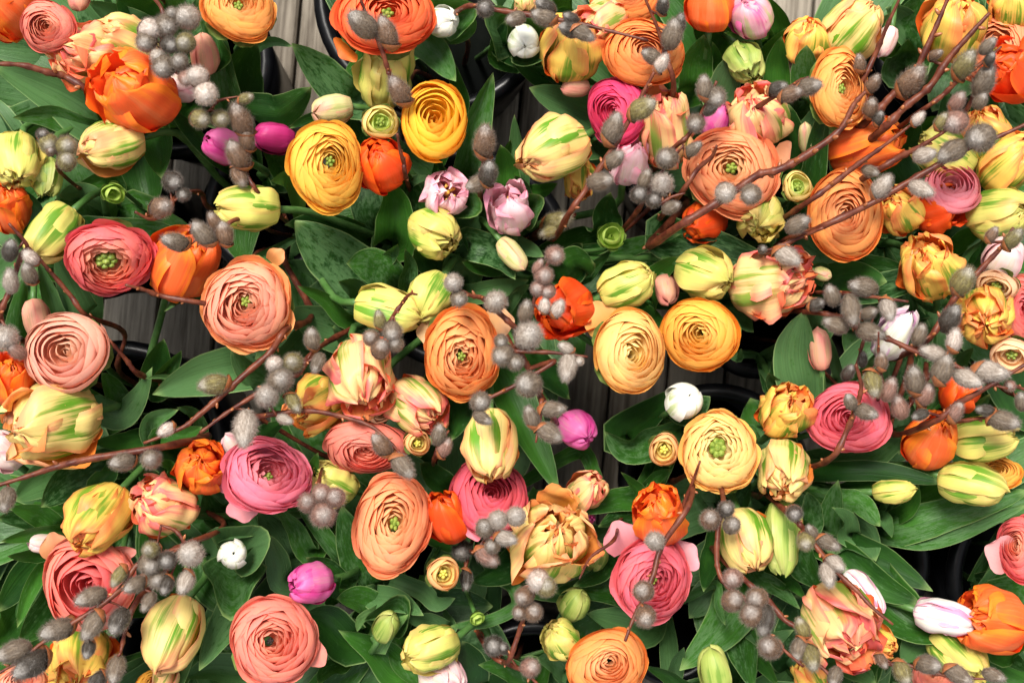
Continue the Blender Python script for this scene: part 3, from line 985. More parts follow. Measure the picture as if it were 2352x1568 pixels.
def build_willow(idx, tile, thick, dz, chains, cats, label):
    rng = np.random.default_rng(7000 + idx)
    zt = 0.475 + dz / 100.0
    s = KPX * (HC - zt) / 3.0
    R = thick * s / 2
    V, F = [], []
    lines = []
    foot = None
    for ci, ch in enumerate(chains):
        n = len(ch)
        zs = np.linspace(zt - (0.035 if ci == 0 else 0.004), zt, n)
        P = [pt(*full(tile, *q), zz) for q, zz in zip(ch, zs)]
        nvis = 8 * (n - 1) + 1
        if ci == 0:
            bk = nrm(P[0] - P[1]); bk[2] = 0
            b = bucket_for(P[0] + bk * 0.01)
            c = np.array([b[0], b[1]])
            d = P[0][:2] - c
            Ld = np.linalg.norm(d)
            rim = c + d * min(1.0, b[2] * 0.78 / max(Ld, 1e-6)) * 0.9
            ft = c + (rim - c) * 0.5
            pr = np.array([rim[0], rim[1], RIM_Z + 0.03])
            pf = np.array([ft[0], ft[1], 0.008])
            foot = pf
            dr = P[0] + bk * 0.020
            dr[2] = P[0][2] - 0.085
            P = [pf, pr, dr] + P if P[0][2] - 0.085 > pr[2] else [pf, pr] + P
            path = catmull(P, nvis + 14)
        else:
            j = min(range(len(lines[0])), key=lambda k: np.linalg.norm(lines[0][k] - P[0]))
            P = [lines[0][j]] + P if np.linalg.norm(lines[0][j] - P[0]) > 1e-4 else P
            path = catmull(P, nvis + 6)
        m = len(path)
        rad = R * np.interp(np.linspace(0, 1, m), [0, 0.7, 1], [1.2, 1.0, 0.50]) * (1 if ci == 0 else 0.75)
        rad = rad * (1 + 0.07 * rng.standard_normal(m))
        rad[3::5] *= 1.22                                      # nodes
        v2, f2 = tube_soup(path, rad, 8)
        o_ = len(V); V += v2; F += [tuple(i + o_ for i in f) for f in f2]
        lines.append(path)
    base = foot
    t = thing('willow_branch', label, 'branch', base, 'pussy willow branches')
    allp = np.concatenate(lines)
    for (u, v, ang, ln, kind) in cats:
        ln = ln * 0.94
        zc = zt + rng.uniform(0.0, 0.006)
        c = pt(*full(tile, u, v), zc)
        j = int(np.argmin(np.linalg.norm(allp - c, axis=1)))
        q = allp[j]
        if abs(q[2] - zc) > 0.004 and np.linalg.norm(q[:2] - c[:2]) < 0.05:
            zc = q[2] + rng.uniform(0.002, 0.006)
            c = pt(*full(tile, u, v), zc)
        if ang == 'r':
            a = axis_from(c, rng.uniform(0, 360), rng.uniform(8, 32)); length = ln * s * 1.25; fat = ln * s
        else:
            a = axis_from(c, float(ang), rng.uniform(58, 80)); length = ln * s; fat = ln * s * 0.60
        cb = c - a * length * 0.48
        me = CATK[int(rng.integers(0, 5))]
        col = CCOL[kind] * rng.uniform(0.88, 1.12)
        o = link('catkin', me, t, col)
        quat = Vector(a).to_track_quat('Z', 'Y')
        o.rotation_mode = 'QUATERNION'
        o.rotation_quaternion = quat
        k = fat / 0.64
        o.scale = (k, k, length)
        o.location = tuple(c - base)
        if kind in 'nbw' or rng.random() < 0.45:
            link('bud_scale', SCALE, o)
        st = catmull([q, (q + cb) / 2 - np.array([0, 0, 0.001]), cb + a * length * 0.06], 5)
        v2, f2 = tube_soup(st, [R * 0.55, R * 0.5, R * 0.45, R * 0.5, R * 0.6], 6)
        o_ = len(V); V += v2; F += [tuple(i + o_ for i in f) for f in f2]
    link('stem', soup_mesh('stem', np.array(V) - base, F, M['bark']), t)
    # small side buds along the visible part of the stem
    for li, path in enumerate(lines):
        st = 14 if li == 0 else 6
        for k in range(st, len(path) - 1, 4):
            if rng.random() < 0.65:
                T = nrm(path[k + 1] - path[k])
                sd = nrm(np.cross(T, rng.normal(0, 1, 3)))
                d = nrm(T * 0.7 + sd)
                p0 = path[k] + sd * R * 0.5
                bl = R * rng.uniform(1.6, 2.4)
                pth = np.array([p0, p0 + d * bl * 0.4, p0 + d * bl * 0.8, p0 + d * bl])
                v2, f2 = tube_soup(pth - base, [R * 0.55, R * 0.62, R * 0.42, R * 0.08], 6)
                link('bud', soup_mesh('bud', v2, f2, M['scale']), t)
    return t

# ------------------------------------------------------------------ what stands where (tile letter, pixel in that ninth of the photo at triple size)
RAN = """
a 335 185 395 375 180 22 ball salmon 1 | salmon pink ranunculus ball with lime centre beside torn orange tulip petals
a 1650 55 530 520 80 30 open apricot 1 | apricot ranunculus overhanging bare deck boards and a black rim
b 300 105 700 600 85 22 open coralorange 1 | large coral orange ranunculus with olive eye and two catkins over it
b 270 845 250 250 60 12 bud creambud 0 | small cream green half-open ranunculus touching the bright yellow one
b 640 850 490 560 85 24 cup yellow 1 | bright yellow ranunculus with a smooth glowing front petal
b -105 1140 570 640 20 12 open golden 2 | golden yellow ranunculus with small green eye next to a red orange tulip
b 1900 770 440 490 170 22 ball hotpink 0 | hot pink ranunculus under a grey willow stem
b 2080 370 560 510 90 24 ball orange 1 | orange ranunculus with tight rings touching the hot pink one
b 1950 -10 480 420 80 20 ball orange -2 | orange ranunculus tucked partly behind the tightly ringed orange one
c 1080 610 410 600 30 26 open apricot 2 | upright oval apricot ranunculus between pointed tulip leaves and willow stems
c 345 1180 700 630 120 8 open peach 0 | largest salmon peach ranunculus with dark green eye under two round catkins
c 1120 1480 540 650 50 10 ball orangepeach 1 | tall orange ranunculus crossed by two willow stems
c 2160 350 520 540 120 24 loose peach -2 | salmon orange ranunculus beside the flaming orange double tulip and pale catkin
c 1850 1320 390 390 80 40 cup pink -1 | smooth rose pink cup ranunculus beside the open coral tulip
d 755 205 680 520 270 26 wide coralpink 1 | coral pink ranunculus with a wide lime green eye
d 1705 535 640 720 200 10 loose peachpink 2 | peach pink ranunculus with long green eye and torn upper rim
d 470 860 580 570 170 18 cup palepink 1 | pale pink closed ranunculus ball beside deck boards
e 830 860 560 690 300 10 loose orangepeach 1 | ruffled orange ranunculus with a dark slit in its heart
e 1985 850 530 590 10 22 ball peachyellow 1 | peach yellow ranunculus with a loose petal standing behind it
f 120 740 560 530 200 14 ball yelloworange 1 | yellow orange ranunculus touching the peach yellow one
e 170 1500 620 400 270 36 ball salmonpink -2 | salmon ranunculus hidden under parrot tulips and a thin knobbly twig
f 1145 1310 600 510 160 14 ball pinkcoral 0 | pink coral ranunculus ball with a catkin resting on it
f 2165 400 280 230 250 20 bud palepeach 0 | small dusty pink ranunculus touching a cream orange parrot tulip
f 2340 560 300 480 20 20 ball coral -1 | coral ranunculus cut by the picture edge beside the dusty pink small one
f 2265 875 300 250 260 25 bud palepeach 0 | pale peach ranunculus bud with green sepals near silver catkins
f 250 1545 540 610 60 8 wide peachyellow 1 | peach yellow ranunculus with a large mossy green eye
g 1835 140 660 560 60 28 loose rose 1 | rose pink ranunculus with small yellow eye and drooping lower petals
g 630 880 640 660 200 18 cup coral 0 | coral pink ranunculus opening beneath a row of catkins
g 1890 1275 650 640 0 6 open salmonpink 1 | salmon pink ranunculus with a tiny black eye
h 350 470 560 770 95 12 open peach 1 | oval orange peach ranunculus with square green eye
h 1015 290 560 570 80 22 ball crimsonpink -2 | crimson pink ranunculus beneath a cream yellow tulip
h 700 812 235 235 340 20 bud peachbud 0 | small peach ranunculus bud with yellow eye and hairy green sepals
h 2140 850 560 640 300 16 loose pinkcoral 0 | pink ranunculus crossed by a willow stem with three round catkins
h 1830 1440 580 500 300 12 ball orangepeach 1 | orange ranunculus with pink heart beside a curled cream green tulip
i 2160 120 330 270 60 25 ball yelloworange -3 | yellow orange ranunculus behind two long green cream tulips
i 2330 640 330 480 160 20 ball coralpink 0 | coral red ranunculus over an empty black bucket edge
i 1740 1530 330 260 90 20 ball salmon -3 | salmon ranunculus peeping out beneath grey catkins and a cream tulip
g 140 1570 400 260 90 20 ball peachpink -3 | peach ranunculus low under the drooping catkin row
g 1060 1590 260 240 90 20 ball golden -4 | golden ranunculus low behind a ribbed cream green tulip
e 525 1480 190 185 330 15 bud peachbud 0 | small peach ranunculus bud with round yellow eye near the knobbly twig
e 260 1270 190 170 10 18 bud palepeach -1 | peach ranunculus bud tucked under an open parrot tulip
e 2225 1525 215 235 270 18 bud peachbud 0 | small orange ranunculus bud below the white tulip bud
a 780 1330 160 155 300 15 green greenbud 0 | round closed green bud on a thin stem
e 1860 60 190 190 60 18 green greenbud -1 | yellow green bud opening between two pointed sepals
c 790 1290 210 220 60 25 bud creambud 0 | cream ranunculus bud with grey green sepals beside the largest salmon peach bloom
h 935 1120 95 95 300 40 green greenbud -3 | tiny hairy green bud on a bent stalk
"""
TUL = """
a 40 90 135 60 380 330 .55 orange d -1 | torn orange tulip behind the salmon pink ranunculus ball
a 610 400 160 55 480 360 .45 peach p -1 | frilled pink orange parrot tulip behind the big orange tulip
a 880 290 150 72 420 330 .25 cream p -2 | cream parrot tulip with green stripe under a round catkin cluster
a 945 640 140 50 560 490 .30 orange d 2 | big glossy orange tulip with layered petals and catkins above
a 1405 370 95 68 310 185 .05 salmonbud b -1 | salmon tulip bud clasped by a tall green leaf
a 1245 600 340 70 250 190 .10 palepink s -3 | pale pink tulip showing behind the big glossy orange one
a 770 1000 195 72 450 345 .08 cream p 1 | closed cream green tulip lying under the big glossy orange one
a 130 1100 262 45 420 310 .22 creamg p 0 | cream green parrot tulip with coral lip beside a curled green petal
a 330 1220 265 68 280 180 .30 green p -1 | small green curled parrot tulip with orange throat
a 60 1430 100 50 370 270 .40 orange d -1 | orange tulip half hidden behind a grey catkin
a 370 1600 230 68 430 310 .06 creamg p 1 | closed green cream tulip beside the coral pink ranunculus with lime eye
a 1530 1010 150 58 300 230 .25 magenta s -1 | magenta tulip with a fallen petal under long furry catkins
a 1890 950 170 70 290 210 .05 hotpink s -3 | dark hot pink tulip between the golden ranunculus and catkins
a 1710 1435 178 72 450 315 .06 creamg p 1 | closed green cream tulip on its own above a dark hollow
a 2290 755 190 72 290 210 .04 palebud b 0 | pale green pink tulip bud above the golden ranunculus
a 540 -10 270 60 200 150 .05 salmonbud b -2 | small peach tulip bud next to the salmon pink ranunculus ball
b 300 500 80 66 500 340 .40 creamg p -2 | tall green yellow parrot tulip beneath the large coral orange ranunculus
b 695 150 5 40 240 205 .05 white b 0 | white green tulip bud in a leaf beside the large coral orange ranunculus
b 1258 290 285 15 240 220 .05 white b 1 | round white tulip bud cupped by dark leaves at the black water
b 1580 340 80 58 430 410 .22 yellow p 0 | yellow parrot tulip with green flames under a red willow twig
b 1790 165 205 52 370 290 .35 peach p 0 | red and cream parrot tulip open beside the orange ranunculus
b 275 1140 110 42 380 320 .18 redorange d 0 | red orange tulip between two yellow ranunculus
b 715 1335 30 14 320 290 .45 pink f 0 | frilly pink tulip seen from above with yellow stamens
b 1160 1450 100 38 380 280 .42 pink f 1 | pale pink fringed tulip with yellow stamens held by an upright leaf
b 1465 1035 205 68 500 400 .10 cream p 2 | large closed cream tulip with green feathering beside deck boards
b 1640 1230 265 68 260 210 .30 yellow p -3 | orange yellow petals of a tulip under the large closed cream one
b 2225 900 95 60 540 370 .25 peach p 0 | peach parrot tulip with green flame beside the hot pink ranunculus
b 1985 1120 70 52 350 240 .35 pink f 0 | pink fringed tulip below the hot pink ranunculus and catkins
b 1610 605 180 78 210 140 .02 salmonbud b -1 | peach tulip bud wrapped in a dark pointed leaf
b 1290 0 270 55 220 180 .20 cream p -2 | cream tulip at the picture edge beside a red willow twig
e 640 30 330 42 370 330 .15 creamg p 0 | cream green tulip with folded lip below the frilly pink one
c 190 40 90 72 350 330 .10 orange s 1 | glossy orange tulip above a bare rim and pale deck
c 475 115 110 52 300 285 .10 pinkgreen d 1 | pink tulip bud with green tinted outer petals
c 430 430 300 52 310 230 .20 green p 0 | lumpy green cream parrot tulip between pointed leaves
c 850 290 80 58 320 285 .22 yellow p 0 | peach green parrot tulip with rolled petals beside the oval apricot ranunculus
c 1170 190 50 72 460 370 .12 cream p -1 | large cream tulip with green blush behind a folded leaf
c 1400 290 250 78 230 135 .03 palepink b -2 | pale pink tulip bud behind a red willow stem
c 1860 190 75 58 440 410 .12 yellow p 0 | big yellow tulip with peach petal behind two willow stems
c 2270 40 90 58 310 290 .15 yellow p 0 | yellow peach tulip above the salmon orange ranunculus
c 2280 500 150 48 430 390 .38 redorange d 0 | flaming orange double tulip beside dark grey catkins
c 520 810 110 42 420 400 .28 peach p 0 | cream parrot tulip with orange throat above the largest salmon peach ranunculus
c 235 830 60 58 290 210 .08 magenta s -2 | magenta tulip wedged between two parrot tulips under round catkins
c 735 490 110 62 190 100 .04 pink b -2 | slim pink tulip bud between pointed leaves
c 848 950 95 68 230 105 .03 palebud b 0 | slim green pink bud between two long pointed leaves
c 1255 1000 15 68 530 370 .22 orange d -1 | large orange tulip lying below the oval apricot ranunculus
c 1810 1070 150 72 430 320 .15 creamg p -2 | green cream tulip behind furry catkins
c 2100 930 110 58 390 310 .20 yellow p -1 | yellow tulip with peach edges behind a round grey catkin
c 2240 1130 45 62 450 340 .12 yellow p 0 | large peach yellow tulip beside the rose pink cup ranunculus
c 2180 1470 10 62 430 340 .10 creamg p 0 | cream green tulip above a reddish bud scale and catkin
c 540 1500 250 32 300 300 .18 creamg p 0 | lumpy green cream tulip under the largest salmon peach ranunculus
c 150 1520 200 60 310 270 .25 redorange d -3 | red orange tulip hidden under the largest salmon peach ranunculus
c 1500 1460 120 48 310 270 .25 yellow p 0 | cream peach tulip beneath an oval grey catkin
c 1740 1450 20 58 330 290 .45 redorange d -1 | open coral orange tulip beside the rose pink cup ranunculus
d 1260 240 60 58 540 430 .22 orange d -1 | orange tulip between the coral pink and peach pink ranunculus
d 80 1050 90 48 400 290 .45 orange d 0 | orange tulip beside the pale pink ranunculus ball
d 255 630 280 78 290 175 .02 salmonbud b -1 | peach tulip bud behind a long leaf above the pale pink ball
d 370 1340 195 62 610 510 .30 cream p 1 | big cream and coral parrot tulip with broad green flames
d 40 1540 130 58 290 230 .30 palepink f -3 | pale pink fringed tulip beneath the big cream and coral parrot tulip
g 1385 85 90 22 370 345 .32 orange d 1 | orange tulip seen from above with a dark throat
d 2200 1210 215 60 420 320 .35 yellow p -2 | yellow green parrot tulip under a clump of grey catkins
d 1600 1510 120 70 220 130 .05 palepink b -3 | pale pink tulip bud behind a hanging silver catkin
e 320 570 345 72 470 310 .08 creamg p 1 | long green cream tulip touching its twin under a red twig
e 610 490 240 62 390 320 .10 creamg p 0 | plump green cream tulip touching the ruffled orange ranunculus
e 130 1010 280 48 510 430 .30 peach p 2 | open parrot tulip with bold green flame and orange throat
e 520 1215 315 52 410 340 .25 peach p 0 | blush peach parrot tulip below the ruffled orange ranunculus
e 1550 560 200 32 420 360 .32 redorange d 0 | red orange tulip under a pink catkin spray
e 1970 390 25 75 410 300 .05 creamg p 1 | closed green cream tulip above the peach yellow ranunculus
e 2240 430 280 60 230 160 .04 salmonbud b -2 | peach tulip bud behind a grey green leaf
e 1030 1490 272 66 510 360 .10 cream p 2 | upright cream yellow tulip over the crimson pink ranunculus
e 1625 1390 320 48 290 255 .08 magenta d 0 | bright pink tulip bud beside a dark gap
e 1180 185 310 68 290 155 .03 palebud b 1 | pale green tulip bud with pink tip slipping from a leaf
e 2360 1195 45 32 260 250 .05 white b 1 | white tulip bud above the small orange ranunculus bud
f 150 320 340 62 410 330 .08 creamg p 1 | cream green tulip above the yellow orange ranunculus
f 605 380 8 58 570 450 .32 peach p 1 | large cream parrot tulip with red open mouth
f 1700 280 110 45 450 370 .30 yellow p 0 | yellow orange parrot tulip above pointed leaves and a catkin
f 2215 205 60 62 310 260 .05 palepink s 0 | pale pink tulip at a reddish willow stem
f 2070 600 280 20 400 380 .30 yellow p 1 | cream orange parrot tulip seen from above beside the dusty pink ranunculus
f 1455 735 55 72 390 225 .10 lilac f -1 | lilac and white tulip beneath furry catkins
f 945 830 95 76 320 150 .05 salmonbud b 0 | salmon tulip bud behind a tall mottled leaf
f 700 1270 60 40 370 330 .28 yellow p 0 | yellow green parrot tulip beside the pink coral ranunculus ball
f 1700 1470 60 48 420 330 .25 orange d 0 | orange tulip beside two long green cream tulips
f 2070 1450 5 80 440 310 .04 creamg p 0 | long green cream tulip pointing away from the orange one
f 1900 1140 60 50 300 250 .25 redorange d -4 | red orange tulip low beneath silver catkins
i 700 95 265 42 430 345 .20 cream p 1 | cream green parrot tulip with pink flush beside the mossy eyed ranunculus
f 970 320 340 70 140 95 .05 palebud b 0 | tiny pink tipped bud in a leaf fold
g 680 430 235 62 520 400 .14 yellow p 2 | yellow tulip with green flames and orange lip above the coral pink ranunculus
g 1130 345 160 45 430 390 .28 peach p 1 | cream coral parrot tulip below the orange tulip with dark throat
g 1605 682 60 6 210 195 .08 white b 1 | small white tulip bud deep in a broad leaf cup
g 2140 880 190 52 320 275 .12 magenta d 0 | magenta tulip beside the salmon pink ranunculus with black eye
g 1185 1235 250 76 560 380 .05 cream p 1 | ribbed cream tulip with long green edges and a centre seam
g 560 1420 260 48 500 420 .32 yellow p -2 | yellow green parrot tulip low under drooping catkins
g 1130 1570 250 60 280 180 .15 peach p -2 | peach tulip tip below the ribbed cream tulip
g 290 610 180 70 210 130 .10 palepink s -4 | pale pink tulip scrap behind folded leaves
g 2300 190 150 58 340 270 .18 creamg p -3 | cream green tulip behind the oval orange peach ranunculus
h 725 430 110 46 400 280 .18 redorange d 0 | red orange tulip beside the oval orange peach ranunculus
h 1440 590 60 24 550 520 .36 cream p 1 | large double cream parrot tulip opening many ruffled petals
h 1680 250 40 45 310 250 .18 peach p -1 | small peach green parrot tulip near a folded narrow leaf
h 1640 410 330 55 220 170 .30 magenta f -3 | lilac pink petals of a tulip behind the large double parrot tulip
h 2190 420 100 48 400 345 .38 orange d 2 | orange tulip with yellow spiky petals above the pink ranunculus
h 620 1330 200 62 400 315 .08 creamg p 1 | closed green cream tulip above a pale pink one
h 690 1510 320 65 340 270 .20 palepink f -1 | pale pink tulip under a closed green cream one
h 1610 1020 60 55 250 205 .04 green b -2 | green tulip bud under folded leaves
h 1515 1272 130 42 285 245 .15 creamg p 0 | curled cream green tulip beside the orange ranunculus with pink heart
h 310 1180 60 45 250 170 .10 green b -1 | green bud wrapped in young leaves
h 1750 700 60 55 210 160 .10 green b -3 | small green bud behind a thin grey twig
i 445 590 285 62 450 355 .12 cream p 1 | plump cream tulip with green stripe beside a knobbly willow stem
i 680 565 270 78 530 240 .10 green p 0 | long green streaked tulip against the plump cream one
i 1080 1150 300 45 560 500 .32 peach p 1 | large cream and pink parrot tulip with orange throat
i 1340 1270 330 60 290 190 .20 yellow p -2 | small yellow parrot tulip behind the large cream and pink one
i 1810 1115 345 78 430 225 .10 pinkwhite f 0 | white and pink fringed tulip touching a big orange tulip
i 1240 950 305 78 370 195 .10 pinkwhite f -2 | white and pink tulip behind a red willow stem
i 2140 1140 170 45 480 430 .32 orange d 1 | big orange double tulip beside the white and pink fringed one
i 1880 1380 310 64 430 280 .15 creamg p -1 | cream green tulip under the big pale leaf tip
i 1990 200 345 80 460 280 .04 creamg p 1 | closed green cream tulip lying on a long dark leaf
i 1460 240 5 76 310 170 .04 creamg p -2 | green cream tulip half hidden under a pointed leaf
i 220 1480 100 76 340 215 .03 green b 0 | pale green closed tulip bud among dark leaves
i 880 1530 120 60 270 200 .20 yellow p -3 | yellow orange tulip low behind furry catkins
"""
